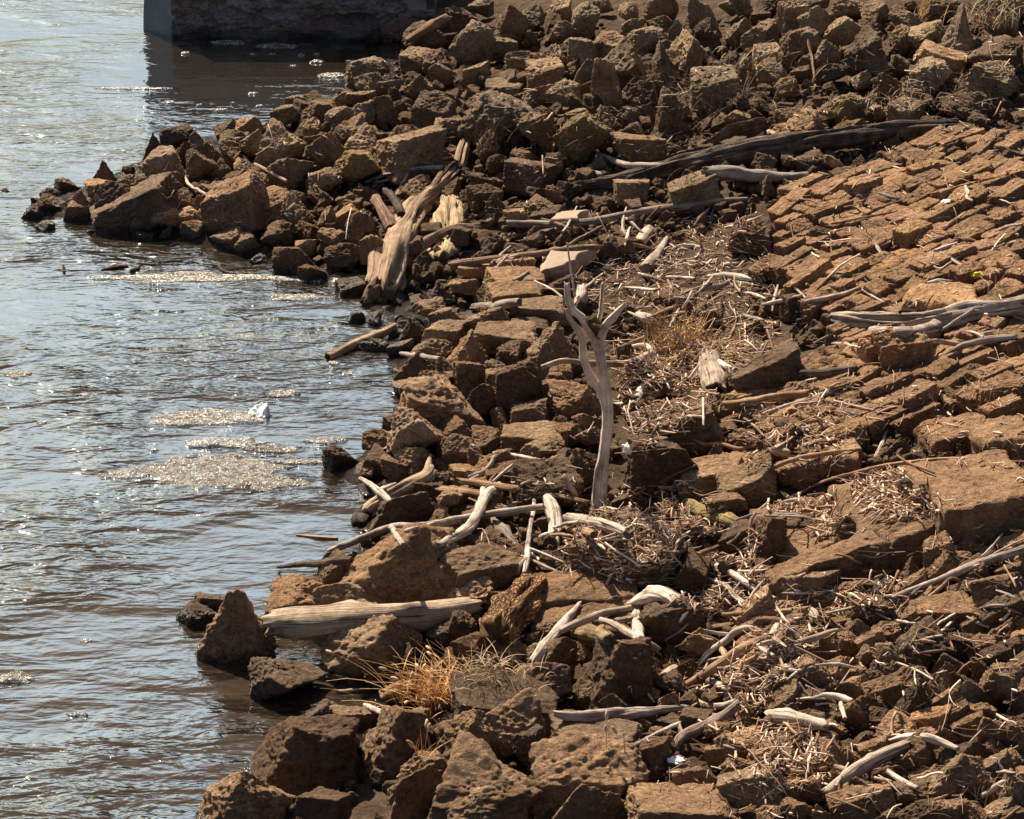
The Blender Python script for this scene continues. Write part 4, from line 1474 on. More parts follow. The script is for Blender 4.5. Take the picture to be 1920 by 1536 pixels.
Wd("thick smooth pale log lying level beside the pyramid rock", [(514, 1168, 25), (560, 1166, 30), (620, 1163, 31), (700, 1158, 30), (780, 1152, 29), (845, 1145, 28), (882, 1140, 25)], 'tan',
   [dict(name='broken_end', mat='bark', pts=[(874, 1142, 22), (892, 1144, 20), (908, 1150, 8)])], short="thick smooth pale log", gnarl=0.06, groove=0.06, tint=(0.92, 0.94, 0.95))
Wd("stout log in rough orange bark standing on its broken end", [(984, 1096, 20), (976, 1112, 28), (958, 1138, 34), (940, 1168, 35), (926, 1194, 32)], 'bark', [], gnarl=0.2, groove=0.3, tint=(1.6, 1.4, 1.2), short="stout log in rough orange bark")
Bd("bleached stick with a pale broken tip leaning below the ledge", [(1086, 1133, 4), (1076, 1146, 6), (1060, 1165, 9), (1040, 1190, 10), (1018, 1218, 10), (998, 1242, 8)], 'bleached', tint=(0.98, 0.96, 0.95), short="bleached stick with a broken tip")
Bd("long grey branch slanting across the front of the ledge", [(984, 1228, 4), (1020, 1204, 6), (1055, 1180, 7), (1090, 1163, 8), (1130, 1150, 8), (1180, 1142, 8), (1232, 1126, 5)], 'grey', tint=(1.25, 1.15, 1.1))
Wd("bleached thick stick leaning on the big dark boulder", [(1198, 1138, 10), (1195, 1165, 12), (1194, 1190, 12), (1200, 1220, 9)], 'bleached')
Wd("broad white root plate behind the round dark boulder", [(1180, 1133, 8), (1205, 1120, 15), (1232, 1110, 20), (1258, 1118, 15), (1266, 1128, 8)], 'bleached', [], flatten=0.7, tint=(1.15, 1.15, 1.15))
Bd("twisted grey branch with a crook, under the leaning bleached stick", [(1126, 1162, 6), (1150, 1168, 7), (1178, 1185, 8), (1205, 1200, 7), (1235, 1216, 6)], 'grey', [[(1150, 1166, 6), (1180, 1160, 6), (1195, 1152, 5)]], tint=(1.3, 1.2, 1.15))
Wd("short rotten yellowish log behind the big dark boulder", [(1074, 1190, 8), (1092, 1190, 13), (1120, 1196, 14), (1150, 1208, 12)], 'moss', [], gnarl=0.22, tint=(0.9, 0.85, 0.8))
Wd("weathered grey plank log in front of the big dark boulder", [(1040, 1338, 7), (1075, 1344, 13), (1130, 1344, 15), (1190, 1338, 14), (1250, 1330, 11), (1286, 1328, 8)], 'grey', [], groove=0.22, flatten=0.75, tint=(1.15, 1.12, 1.1), short="weathered grey plank log")
Bd("smile-shaped curved branch right of the weathered plank log", [(1289, 1298, 5), (1300, 1312, 7), (1325, 1323, 7), (1355, 1323, 6), (1382, 1314, 5)], 'bleached', tint=(0.85, 0.82, 0.8))
Wd("thin bark-covered log bent like an elbow right of the plank log", [(1380, 1320, 8), (1355, 1342, 10), (1320, 1364, 11), (1285, 1380, 10), (1270, 1392, 9), (1262, 1412, 6)], 'grey', [[(1278, 1378, 5), (1274, 1362, 4), (1275, 1354, 3)]], tint=(0.9, 0.8, 0.75))
Sd("long pale stick slanting below the weathered plank log", [(1182, 1402, 3.5), (1225, 1378, 4), (1270, 1358, 4), (1325, 1334, 4)])
Wd("club-shaped pale log with a dark knob end", [(1446, 1346, 15), (1466, 1344, 15), (1500, 1350, 14), (1530, 1358, 12), (1552, 1366, 7)], 'bleached', [dict(name='dark_knob', mat='brown', pts=[(1440, 1345, 10), (1452, 1346, 18), (1464, 1346, 14)])], tint=(0.85, 0.82, 0.8), short="club-shaped pale log")
Bd("pale curved branch lying above the club-shaped log", [(1528, 1309, 5), (1550, 1305, 7), (1575, 1308, 7), (1598, 1316, 5)], 'bleached')
Sd("short pale peg crossing the pale curved branch", [(1574, 1303, 4), (1578, 1325, 5), (1584, 1348, 4)])
Wd("long grey log slanting between tilted blocks in the lower slope", [(1544, 1488, 11), (1580, 1464, 13), (1620, 1440, 13), (1660, 1418, 12), (1705, 1398, 10)], 'grey', [[(1600, 1452, 4), (1580, 1440, 5), (1566, 1436, 4)]], tint=(1.25, 1.15, 1.05), short="long grey log in the lower slope")
Bd("splintered white branch lying over a dark gap", [(1668, 1390, 3), (1700, 1382, 7), (1730, 1383, 9), (1762, 1392, 8), (1796, 1404, 4)], 'bleached', [[(1700, 1382, 3), (1685, 1378, 2), (1672, 1378, 1.5)]], tint=(1.1, 1.1, 1.1))
Sd("white peg below the long grey log of the lower slope", [(1666, 1447, 5), (1692, 1463, 6), (1720, 1480, 5)], tint=(1.1, 1.1, 1.1))
Sd("pale grey stick at the lower edge of the slope", [(1838, 1492, 5), (1870, 1476, 6), (1911, 1455, 5)], tint=(0.9, 0.9, 0.9))
Bd("long smooth branch reaching up the slope past the tilted blocks", [(1676, 1124, 5), (1715, 1104, 6), (1760, 1086, 8), (1800, 1070, 8), (1850, 1052, 9), (1930, 1028, 9)], 'grey', [[(1800, 1070, 3), (1845, 1040, 2.5), (1880, 1000, 1.5)], [(1840, 1055, 2), (1880, 1030, 2), (1930, 1006, 1.5)]], tint=(1.35, 1.3, 1.25), short="long smooth branch by the tilted blocks")
Bd("looping thin root under the long smooth branch", [(1740, 1122, 3), (1765, 1100, 3.5), (1785, 1084, 3), (1800, 1092, 3), (1790, 1110, 3)], 'brown', tint=(1.6, 1.5, 1.4))
Bd("straight pale pole slanting down through the middle litter", [(1345, 1060, 6), (1380, 1080, 7), (1415, 1102, 7), (1452, 1126, 6)], 'bleached')
Bd("crooked pale stick beside the straight pale pole", [(1324, 1084, 3.5), (1360, 1098, 5), (1380, 1120, 5), (1413, 1142, 4)], 'bleached')
Bd("pale hooked branch hanging over the small rusty grass", [(1310, 1246, 5), (1330, 1222, 6.5), (1362, 1202, 7), (1380, 1184, 7), (1405, 1178, 6), (1430, 1188, 5)], 'bleached')
Wd("brown weathered log slanting down past the rusty grass", [(1262, 1296, 8), (1310, 1270, 9), (1355, 1242, 11), (1390, 1220, 12), (1420, 1205, 10), (1444, 1196, 7)], 'brown', [[(1365, 1235, 6), (1356, 1222, 6), (1350, 1213, 5)]], tint=(1.6, 1.55, 1.5), short="brown weathered log past the rusty grass")
Sd("thin white peg on the brown weathered log", [(1413, 1203, 3), (1430, 1218, 5), (1452, 1230, 3)], tint=(1.1, 1.1, 1.1))
Bd("wavy pale branch running right from the brown weathered log", [(1426, 1207, 4), (1446, 1203, 5), (1475, 1208, 6), (1510, 1200, 6), (1545, 1190, 6), (1570, 1184, 5)], 'bleached', tint=(0.8, 0.76, 0.7))
Sd("stub of pale branch standing beside the wavy pale branch", [(1442, 1197, 5), (1456, 1176, 6), (1472, 1153, 5)], 'grey', tint=(1.5, 1.4, 1.35))
Bd("level brown pole in the middle litter, ending at a hollow stub", [(1355, 1152, 5), (1400, 1150, 6), (1450, 1148, 7), (1515, 1143, 7)], 'brown', tint=(1.3, 1.25, 1.2))
Wd("gnarled dark branch below the level brown pole", [(1330, 1178, 7), (1370, 1172, 8), (1400, 1162, 7), (1450, 1162, 6), (1490, 1166, 4)], 'brown', tint=(1.0, 0.9, 0.85))
Sd("short brown stick lying over tilted blocks below the hooked branch", [(1372, 1256, 6), (1396, 1244, 7), (1420, 1230, 4)], 'brown', tint=(1.5, 1.4, 1.3))
Sd("fat pale peg below the brown weathered log", [(1330, 1274, 6), (1348, 1286, 7), (1366, 1304, 5)])
Bd("thin dark twig arching from the upright stem over flat slabs", [(1150, 948, 3), (1195, 926, 3), (1250, 898, 3), (1306, 872, 2)], 'brown', tint=(1.2, 1.1, 1.0))
Bd("dark straight branch above the rusty block", [(1256, 1062, 4), (1300, 1044, 5), (1340, 1028, 5), (1388, 1014, 4)], 'brown', tint=(0.9, 0.8, 0.75))
Wd("mossy yellow rotten log lying between slabs", [(1290, 945, 9), (1310, 954, 14), (1345, 970, 16), (1375, 984, 14), (1400, 992, 9)], 'moss', [], gnarl=0.2, groove=0.2, tint=(1.3, 1.25, 0.9), short="mossy yellow rotten log")
Bd("very long thin branch arching over the stepped slabs", [(1480, 935, 2.5), (1545, 903, 3), (1620, 882, 3.5), (1690, 868, 3.5), (1780, 861, 4), (1850, 864, 4), (1930, 868, 4)], 'brown', tint=(1.5, 1.4, 1.3), short="very long thin branch over the slabs")
Bd("curved brown branch left of the stepped slabs", [(1425, 888, 4), (1470, 868, 4.5), (1520, 856, 5), (1570, 848, 5), (1614, 842, 4)], 'brown', tint=(1.6, 1.45, 1.3))
Bd("thin wavy branch lying in front of the dark-fronted slab", [(1296, 824, 3), (1320, 833, 4), (1350, 832, 4), (1385, 842, 4), (1418, 836, 3)], 'brown', tint=(1.3, 1.2, 1.1))
Sd("thin white stick lying on low shore rocks", [(928, 850, 4), (970, 855, 4), (1026, 866, 4)], tint=(1.0, 1.0, 1.0))
Sd("curved thin stick hanging from the thin white stick", [(927, 856, 3.5), (912, 880, 4), (880, 895, 3)], tint=(0.9, 0.88, 0.86))
Sd("white splinter upright between shore rocks", [(886, 836, 4), (896, 846, 5), (908, 854, 3)], tint=(1.2, 1.2, 1.2))
Sd("grey peg leaning behind the level bleached branch", [(1058, 894, 5), (1075, 920, 5.5), (1092, 946, 4)], 'grey', tint=(1.3, 1.2, 1.15))
Wd("dark weathered log end at the shore behind the forked stem", [(888, 574, 8), (930, 573, 10), (975, 568, 8)], 'grey', tint=(0.8, 0.75, 0.72))
Wd("sunlit leaning plank among the farthest shore rocks", [(760, 80, 9), (785, 65, 11), (815, 48, 12), (842, 32, 9)], 'brown', [], flatten=0.7, tint=(0.95, 0.85, 0.75))
Sd("bent white stick on the rock spit", [(349, 332, 3), (354, 346, 3), (375, 358, 2.5), (396, 371, 2.5)])
Sd("thin brown stick lying on the rock spit", [(478, 308, 3), (508, 323, 3.5), (538, 340, 3)], 'grey', tint=(1.3, 1.15, 1))
Sd("straight pale stick leaning left of the large pale trunk", [(740, 377, 4), (752, 352, 4), (765, 325, 3)], 'grey', tint=(1.4, 1.3, 1.2))
Sd("small pale stick lying in the shallow inlet", [(632, 1299, 5), (665, 1295, 5), (692, 1292, 3)], 'tan')
Sd("wet white stick at the water's edge below the straw tuft", [(684, 1320, 4), (706, 1332, 6), (726, 1340, 4)], 'bleached', tint=(1, 1, 1))
Wd("wet dark branch lying half in the water above the pyramid rock", [(524, 1062, 3), (570, 1058, 6), (610, 1055, 8), (660, 1050, 6)], 'dark', [[(606, 1054, 4), (612, 1040, 3), (622, 1036, 2)]], tint=(1.2, 1.1, 1))
Sd("floating reddish stick in open water", [(556, 1003, 2), (595, 1008, 3), (634, 1010, 2)], 'brown', tint=(1.6, 1.3, 1.1))
Wd("floating reddish bark piece behind the long slush band", [(190, 505, 3), (215, 500, 6), (240, 499, 4)], 'bark', [], flatten=0.5, tint=(0.7, 0.55, 0.45))
Sd("little twig sticking up out of the water", [(120, 512, 2), (119, 505, 3.5), (118, 498, 2)], 'bark', tint=(0.6, 0.45, 0.4))
Sd("dark crooked twig at the far end of the slush band", [(408, 496, 3), (418, 508, 4), (440, 514, 3)], 'dark')
Wd("short wedge of bark floating beside the slush band", [(245, 508, 3), (256, 505, 5), (262, 498, 2)], 'dark', tint=(1.3, 1, 0.9))
Sd("thin fallen stick on the far rock bank", [(1458, 115, 2), (1500, 135, 3), (1540, 168, 3)], 'grey', tint=(1.4, 1.3, 1.2))
Sd("thin upright twig among dark far boulders", [(1515, 75, 2), (1522, 110, 2.5), (1530, 165, 2.5)], 'brown', tint=(1.2, 1.1, 1.0))
Wd("tan curled stump under the charred trunk", [(1545, 296, 9), (1560, 304, 13), (1568, 318, 11)], 'tan', [], gnarl=0.2, tint=(0.7, 0.65, 0.6))
Wd("pale spotted stub below the small hooked branch", [(1515, 1145, 9), (1524, 1158, 11), (1528, 1172, 9)], 'bleached', [], hollow=(False, True), tint=(0.85, 0.8, 0.75))
Wd("white bone-like root right of the small rusty grass", [(1238, 1276, 8), (1254, 1264, 11), (1276, 1252, 8), (1290, 1238, 4)], 'bleached', tint=(1.05, 1.0, 0.97))
Wd("pale knobbly root at the top left of the flat slabs", [(1450, 840, 10), (1465, 846, 12), (1482, 852, 7)], 'bleached', [[(1462, 842, 4), (1458, 828, 3), (1460, 820, 2)]], tint=(0.85, 0.75, 0.65))
Wd("short upright pale stump behind the forked stem", [(1088, 540, 9), (1090, 556, 11), (1086, 572, 9)], 'bleached', [], tint=(0.95, 0.92, 0.88))
Wd("fat white root behind the forked stem's right prong", [(1196, 592, 8), (1212, 597, 10), (1226, 602, 7)], 'bleached', [], tint=(1.05, 1.05, 1.03))
Bd("slender grey branch lying on the paving above the thick log", [(1505, 568, 4), (1540, 560, 5), (1580, 552, 4.5), (1612, 540, 3)], 'grey', tint=(1.35, 1.2, 1.1))
Sd("thin dark rod lying along the upper paving", [(1560, 420, 2), (1620, 408, 2.5), (1682, 396, 2)], 'brown', tint=(1.0, 0.9, 0.8))
Sd("small white forked twig on the upper paving", [(1810, 350, 3), (1816, 362, 3.5), (1812, 370, 3), (1824, 376, 2)], tint=(1.1, 1.1, 1.1))
# ------------------------------------------------------------------ slush and ice on the water
def ice_material():
    m, nt, p, N, L = nodes('granular_river_ice')
    g = N("NewGeometry")
    n = N("TexNoise", i={"Scale": 7.0, "Detail": 5})
    v = N("TexVoronoi", i={"Scale": 75.0})
    for a in (n, v): L(g.outputs["Position"], a.inputs["Vector"])
    r = ramp(N, [(0.36, (0.24, 0.20, 0.15)), (0.52, (0.38, 0.335, 0.27)), (0.66, (0.66, 0.63, 0.58))])
    ad = N("MixRGB", i={0: 0.4}); L(n.outputs["Fac"], ad.inputs[1]); L(v.outputs["Color"], ad.inputs[2])
    L(ad.outputs[0], r.inputs[0]); 
    oi = N("ObjectInfo"); mt = N("MixRGB", blend_type='MULTIPLY', i={0: 1.0})
    L(r.outputs[0], mt.inputs[1]); L(oi.outputs["Color"], mt.inputs[2]); L(mt.outputs[0], p.inputs["Base Color"])
    p.inputs["Roughness"].default_value = 0.22
    p.inputs["Specular IOR Level"].default_value = 0.5
    n5 = N("TexNoise", i={"Scale": 34.0, "Detail": 4, "Roughness": 0.7}); L(g.outputs["Position"], n5.inputs["Vector"])
    hr = ramp(N, [(0.42, (0.12, 0.12, 0.12)), (0.60, (0.95, 0.95, 0.95))]); L(n5.outputs["Fac"], hr.inputs[0])
    hm = N("Math", operation='MAXIMUM', i={1: 0.25}); L(hr.outputs[0], hm.inputs[0])
    tr = N("BsdfTransparent"); mxs = N("MixShader"); L(hm.outputs[0], mxs.inputs[0]); L(tr.outputs[0], mxs.inputs[1]); L(p.outputs[0], mxs.inputs[2])
    L(mxs.outputs[0], nt.nodes["Material Output"].inputs[0])
    b = N("Bump", i={"Strength": 0.7, "Distance": 0.012})
    L(v.outputs["Distance"], b.inputs["Height"]); L(b.outputs[0], p.inputs["Normal"])
    return m
M['ice'] = ice_material()
M['snow'] = plain('white_ice', (0.80, 0.80, 0.80), 0.5, 0.1, 20, 0.01)
def floe(label, px, py, w, h, th=0.02, tint=(1, 1, 1), seed=1, name="ice_floe", cat="ice floe", group=None, mat='ice', jag=0.3, land=False, short=None, lump=False):
    c = flat(px, py); mpp = np.linalg.norm(c - CAMP) / F
    el = math.atan2(CAM_H, math.hypot(c[0], c[1]))
    A, B = w * mpp / 2, h * mpp / 2 / math.sin(el)
    if lump: A, B, th = A * 1.0, min(B, A * 0.8), h * mpp * 0.3
    if not lump and mat == 'ice': th *= 0.55
    nr, na = (22, 72) if not lump else (10, 30)
    r_, a_ = np.meshgrid(np.linspace(0, 1, nr), np.linspace(0, 2 * math.pi, na, endpoint=False), indexing='ij')
    ca, sa = np.cos(a_), np.sin(a_)
    edge = 1 + jag * fbm(np.stack([ca * 1.6, sa * 1.6, 0 * ca + seed * 3.7], -1), seed, 4, 0.6)
    X = r_ * ca * A * edge; Y = r_ * sa * B * edge
    q = np.stack([X, Y, 0 * X + seed], -1)
    Z = th * (1 - r_ ** 6) * (1 + 0.8 * fbm(q * 9, seed, 3)) + 0.003 * noise(q * 60, seed + 2) + 0.003 * noise(q * 25, seed + 3)
    Z[-1] = -0.02
    V = np.stack([X, Y, Z], -1).reshape(-1, 3)
    idx = np.arange(nr * na).reshape(nr, na)
    nx = np.roll(idx, -1, axis=1)
    f = np.stack([idx[:-1], idx[1:], nx[1:], nx[:-1]], -1).reshape(-1, 4)
    o = obj(name, mesh(name, V, f, M[mat]), None, (c[0], c[1], 0.003))
    o.color = (*tint, 1)
    tag(o, label, cat, group)
    if land: LAND.append((short or label, px, py, o))
    return o
floe("large brownish slush floe, widest patch on the river", 405, 884, 250, 62, 0.022, (0.72, 0.68, 0.60), 3, land=True, short="large brownish slush floe", jag=0.35)
floe("brownish slush tongue on the near edge of the large slush floe", 500, 905, 130, 26, 0.016, (0.70, 0.66, 0.58), 4)
floe("thin slush arm trailing left of the large slush floe", 235, 890, 100, 16, 0.014, (0.8, 0.76, 0.68), 5)
floe("thin slush arm running from the large slush floe to the shore rocks", 570, 867, 130, 9, 0.014, (0.85, 0.82, 0.74), 6, jag=0.2)
floe("bumpy white-topped slush strip behind the large slush floe", 415, 832, 140, 18, 0.04, (1.1, 1.1, 1.1), 7)
floe("narrow tan slush strip right of the bumpy white-topped strip", 512, 844, 120, 12, 0.03, (0.85, 0.82, 0.76), 8)
floe("small lens of tan slush nearest the shore rocks", 612, 827, 88, 12, 0.025, (0.85, 0.8, 0.7), 9, jag=0.15)
floe("pointed pale slush floe carrying a smooth white ice lump", 390, 784, 240, 26, 0.03, (1.0, 0.97, 0.9), 10, land=True, short="pointed pale slush floe")
floe("smooth white ice lump on the pointed pale slush floe", 486, 777, 42, 17, 0.075, (1, 1, 1), 11, "ice_chunk", "ice chunk", mat='snow', jag=0.08)
floe("small white ice floe alone above the pointed slush floe", 534, 739, 62, 13, 0.03, (1.2, 1.2, 1.2), 12, land=True, short="small white ice floe")
floe("thick grainy ice floe at the lowest edge of the river", 30, 1274, 90, 24, 0.05, (1.0, 0.99, 0.95), 13, land=True, short="thick grainy ice floe")
floe("long pale slush band lying below the rock spit", 345, 521, 350, 18, 0.018, (1.15, 1.12, 1.05), 14, land=True, short="long pale slush band", jag=0.4)
floe("slush band continuing from the long band toward the trunk root", 575, 522, 150, 14, 0.015, (1.0, 0.97, 0.9), 15)
floe("ragged slush strip below the slush bands near the trunk root", 560, 558, 110, 13, 0.018, (1.1, 1.08, 1.0), 16)
floe("faint patch of slush on choppy water at the river's outer edge", 32, 702, 56, 12, 0.012, (0.85, 0.8, 0.75), 17)
floe("tiny slush patch near the bottom of the calm water", 145, 1341, 44, 7, 0.012, (0.75, 0.68, 0.6), 18)
floe("thin white ice line in the open water off the pier reflection", 248, 166, 140, 5, 0.012, (1.0, 0.95, 0.85), 19, jag=0.15)
floe("white ice sheet floating at the foot of the pier, nearer its nose", 428, 80, 66, 7, 0.02, (1.2, 1.2, 1.15), 20, jag=0.3)
floe("white ice sheet floating at the foot of the pier, nearer the rocks", 520, 86, 78, 9, 0.02, (1.2, 1.2, 1.15), 21, jag=0.3)
floe("white ice strip against the far shore rocks in the pier's reflection", 622, 142, 56, 8, 0.03, (1.25, 1.25, 1.25), 22, jag=0.15)
for k, (x, y, w, h) in enumerate([(348, 101, 16, 9), (476, 102, 12, 6), (510, 101, 12, 6), (565, 105, 14, 7), (594, 116, 26, 8), (594, 103, 12, 5), (550, 124, 12, 5), (656, 115, 22, 8), (475, 176, 20, 5), (374, 200, 13, 11), (437, 196, 10, 9), (487, 200, 16, 6), (412, 206, 34, 4), (318, 192, 22, 8), (430, 838, 18, 9), (545, 842, 24, 9), (290, 845, 14, 10), (446, 857, 22, 9), (510, 836, 18, 9), (540, 470, 18, 7), (625, 682, 22, 8), (652, 700, 20, 8), (160, 1202, 22, 8), (160, 740, 20, 7), (78, 793, 20, 7)]):
    where = ["in the pier's dark reflection" if y < 215 and x > 262 else "stuck on the slush floes" if 800 < y < 870 else "bobbing alone on open water"][0]
    floe("small lump of white ice " + where, x, y, w, h, 0.03, (1.3, 1.3, 1.3), 40 + k, "ice_chunk", "ice chunk", "small ice lumps " + where, jag=0.3, lump=True)

# ------------------------------------------------------------------ dry grass, bushes
def tuft(label, px, py, n, hgt, spread, mat, lean=(0, 0), width=0.006, curl=0.6, name="grass_tuft", cat="dry grass", heads=0, short=None, land=True, seed=0, mound=0.0, base_px=None):
    r = np.random.default_rng(seed + 50)
    c, t, _ = cast(px, py)
    V, Fq, HV, HF = [], [], [], []
    for k in range(n):
        b = np.array([r.normal() * spread, r.normal() * spread * 0.8, -0.03])
        an = r.uniform(0, 6.283)
        h = hgt * r.uniform(0.35, 1.0) * (1.0 if k % 9 else 1.3) * (1.0 if k % 23 else 1.35)
        out = np.array([math.cos(an), math.sin(an), 0]) * r.uniform(0.15, 1.0) * curl * h + np.array([lean[0], lean[1], 0]) * h
        up = np.array([0, 0, h * r.uniform(0.5, 1.0)])
        dr = r.uniform(0.0, 0.9) * curl
        pts = []
        for s in np.linspace(0, 1, 6):
            p = b + up * (s - dr * 0.55 * s ** 3) + out * s ** 1.6
            if mound: p[2] += mound * math.exp(-((p[0] / spread) ** 2 + (p[1] / spread) ** 2) / 2)
            pts.append(p)
        side = np.cross(out + 1e-3, [0, 0, 1]); side /= np.linalg.norm(side) + 1e-9
        side = side * math.cos(an * 3) + np.array([0, 0, 0.6]) * math.sin(an * 5); side /= np.linalg.norm(side)
        w = width * r.uniform(0.6, 1.3)
        base = len(V)
        for s, p in zip(np.linspace(0, 1, 6), pts):
            ww = w * (1 - 0.8 * s)
            V += [p - side * ww, p + side * ww]
        for s in range(5):
            a = base + 2 * s
            Fq.append((a, a + 1, a + 3, a + 2))
        if heads and k < heads:
            tip, d = pts[-1], pts[-1] - pts[-2]
            d /= np.linalg.norm(d)
            v, f = ico(1)
            hv = v * np.array([0.012, 0.012, 0.035])
            q = Vector(d).to_track_quat('Z', 'Y').to_matrix()
            hv = hv @ np.array(q).T + tip
            o0 = len(HV); HV += list(hv); HF += [tuple(x + o0 for x in ff) for ff in f]
    o = obj(name, mesh(name, np.array(V), np.array(Fq), M[mat]), None, c)
    if HV: obj("seed_heads", mesh("seed_heads", np.array(HV), np.array(HF), M['pale_straw']), o)
    tag(o, label, cat)
    if land: LAND.append((short or label, px, py, o))
    return o
tuft("large bright straw-coloured grass tuft at the water's edge", 838, 1295, 380, 0.36, 0.17, 'straw', (-0.35, 0.1), 0.005, 1.1, heads=26, short="large straw grass tuft", seed=1)
tuft("matted brown grass heap sloping down beside the large straw tuft", 925, 1268, 220, 0.20, 0.17, 'pale_straw', (-0.2, 0), 0.004, 1.5, seed=2, mound=0.08)
tuft("upright orange grass clump among the twig litter", 1272, 650, 260, 0.52, 0.13, 'rust_straw', (0, 0), 0.007, 0.5, short="upright orange grass clump", seed=3)
tuft("flattened orange grass mat right of the upright orange clump", 1350, 660, 480, 0.22, 0.24, 'rust_straw', (0.2, 0), 0.004, 1.6, seed=4)
tuft("sparse orange grass mat below the upright orange clump", 1240, 692, 320, 0.20, 0.17, 'rust_straw', (-0.2, 0), 0.004, 1.6, seed=5)
tuft("small rusty grass patch right of the big dark boulder", 1282, 1250, 240, 0.20, 0.14, 'rust_straw', (0, 0), 0.004, 1.2, short="small rusty grass patch", seed=6)
tuft("thin straw stalks in front of the weathered plank log", 1128, 1408, 12, 0.36, 0.10, 'straw', (-0.1, 0), 0.004, 0.3, seed=7, heads=3)
tuft("few pale stalks growing between the near boulders", 802, 1415, 14, 0.40, 0.06, 'straw', (0.05, 0), 0.005, 0.5, seed=8, heads=4)
tuft("brown tangled dry bush on the far rock bank", 1345, 200, 330, 0.62, 0.36, 'twig', (-0.15, 0), 0.005, 0.9, "dry_bush", "bush", short="brown tangled dry bush", seed=9)
tuft("grey twiggy bush draped over a dark rock on the far bank", 1268, 250, 200, 0.50, 0.20, 'twig', (0.1, -0.1), 0.004, 0.7, "dry_bush", "bush", short="grey twiggy bush over a dark rock", seed=10)
tuft("bare pale branching twigs above the brown tangled bush", 1400, 118, 36, 0.42, 0.16, 'pale_straw', (0.2, 0), 0.007, 0.8, "dry_bush", "bush", seed=11)
tuft("sprawling leafless stems left of the brown tangled bush", 1225, 150, 40, 0.75, 0.10, 'twig', (-0.45, 0), 0.006, 0.5, "dry_bush", "bush", seed=12)
tuft("reddish mat of dead vine over rocks of the far bank", 1812, 172, 420, 0.24, 0.24, 'twig', (0, 0), 0.004, 1.5, "dead_vine", "vine", short="reddish mat of dead vine", seed=13, mound=0.10).color = (1.3, 0.9, 0.7, 1)
tuft("sparse grass blades before the wide dark boulder of the far bank", 905, 268, 40, 0.45, 0.14, 'twig', (0, 0), 0.004, 0.5, seed=14)
tuft("thin dry stems in front of the mossy far boulder", 1020, 290, 40, 0.45, 0.10, 'twig', (0, 0), 0.004, 0.4, seed=15)
tuft("pale dry grass patch in the uppermost rocks", 1858, 40, 200, 0.36, 0.20, 'pale_straw', (-0.2, 0), 0.005, 1.0, seed=16)
tuft("yellow grass sprig between the uppermost far rocks", 1735, 22, 40, 0.40, 0.07, 'straw', (0, 0), 0.005, 0.4, seed=17)
tuft("dry grass patch below the brown tangled bush", 1330, 265, 260, 0.18, 0.30, 'pale_straw', (0, 0), 0.004, 1.5, seed=18)
tuft("dry stems growing over the charred trunk", 1285, 345, 40, 0.40, 0.12, 'twig', (0.1, 0), 0.004, 0.5, seed=19)
tuft("thin dry stalks on the far side of the paving", 1850, 390, 14, 0.30, 0.10, 'twig', (0, 0), 0.003, 0.3, seed=20)
tuft("white dead weed with spiky stems near the paving edge", 1838, 730, 40, 0.20, 0.12, 'pale_straw', (0, 0), 0.004, 0.8, seed=21)
tuft("tall dry stalks at the bottom of the slope", 1850, 1500, 30, 0.34, 0.14, 'pale_straw', (0, 0), 0.004, 0.6, seed=22)
tuft("pale weed stems between charred trunk and rocks", 1080, 315, 26, 0.34, 0.10, 'pale_straw', (-0.1, 0), 0.004, 0.7, seed=23)
tuft("dry grass fringe among rocks right of the dead bush", 1480, 190, 160, 0.18, 0.30, 'pale_straw', (0, 0), 0.004, 1.4, seed=24)
tuft("straw blades beside the dark knobbly boulder of the far bank", 1700, 185, 120, 0.16, 0.26, 'pale_straw', (0, 0), 0.004, 1.4, seed=25)
tuft("coil of dry grass under the charred trunk's upper end", 1570, 325, 160, 0.22, 0.10, 'pale_straw', (0, 0), 0.004, 1.6, seed=26)
tuft("straggling brown stalks hanging from the arching branch", 935, 460, 30, 0.30, 0.10, 'twig', (0, -0.1), 0.005, 0.6, seed=27)
tuft("few thin straw stems by the wet shore slabs", 900, 590, 10, 0.36, 0.05, 'straw', (0, 0), 0.004, 0.3, seed=28)

# ------------------------------------------------------------------ litter caught in the rocks
def scrap(label, px, py, size, mat, seed, name, cat, flat_=0.45):
    c, t, nrm = cast(px, py)
    n, f = ico(3)
    v = n * np.array([1, 0.8, flat_])
    r = 1 + 0.45 * fbm(n * 2.2 + seed, seed, 2) + 0.12 * (0.5 - np.abs(noise(n * 6 + seed, seed + 3)))
    v = v * r[:, None] * size * t / F
    o = obj(name, mesh(name, v, f, M[mat], False), None, c + np.array([0, 0, size * t / F * flat_ * 0.6]))
    tag(o, label, cat)
    LAND.append((label, px, py, o))
M['film'] = plain('white_plastic_film', (0.78, 0.80, 0.80), 0.3, 0.12, 30)
M['yellow'] = plain('yellow_wrapper', (0.75, 0.62, 0.05), 0.35, 0.15, 40)
scrap("crumpled yellow wrapper on the paving behind the pale flat-topped block", 1832, 519, 11, 'yellow', 3, "wrapper", "litter", 0.5)
scrap("torn white plastic bag caught between stones below the bark-covered log", 1268, 1428, 13, 'film', 5, "plastic_bag", "plastic bag", 0.35)
scrap("white plastic clump beside the upright forked stem", 1180, 846, 12, 'film', 8, "plastic_scrap", "litter", 0.8)
scrap("greyish white scrap on the slope near the long smooth branch", 1640, 1108, 15, 'film', 9, "plastic_scrap", "litter", 0.6)
scrap("small white flake on the upper paving", 1776, 380, 9, 'film', 10, "plastic_scrap", "litter", 0.35)
M['chipwood'] = plain('pale_wood_chip', (0.70, 0.60, 0.47), 0.8, 0.3, 25, 0.01)
scrap("square pale wood block below the tilted double stones", 1650, 1098, 18, 'chipwood', 12, "wood_block", "wood block", 0.7)

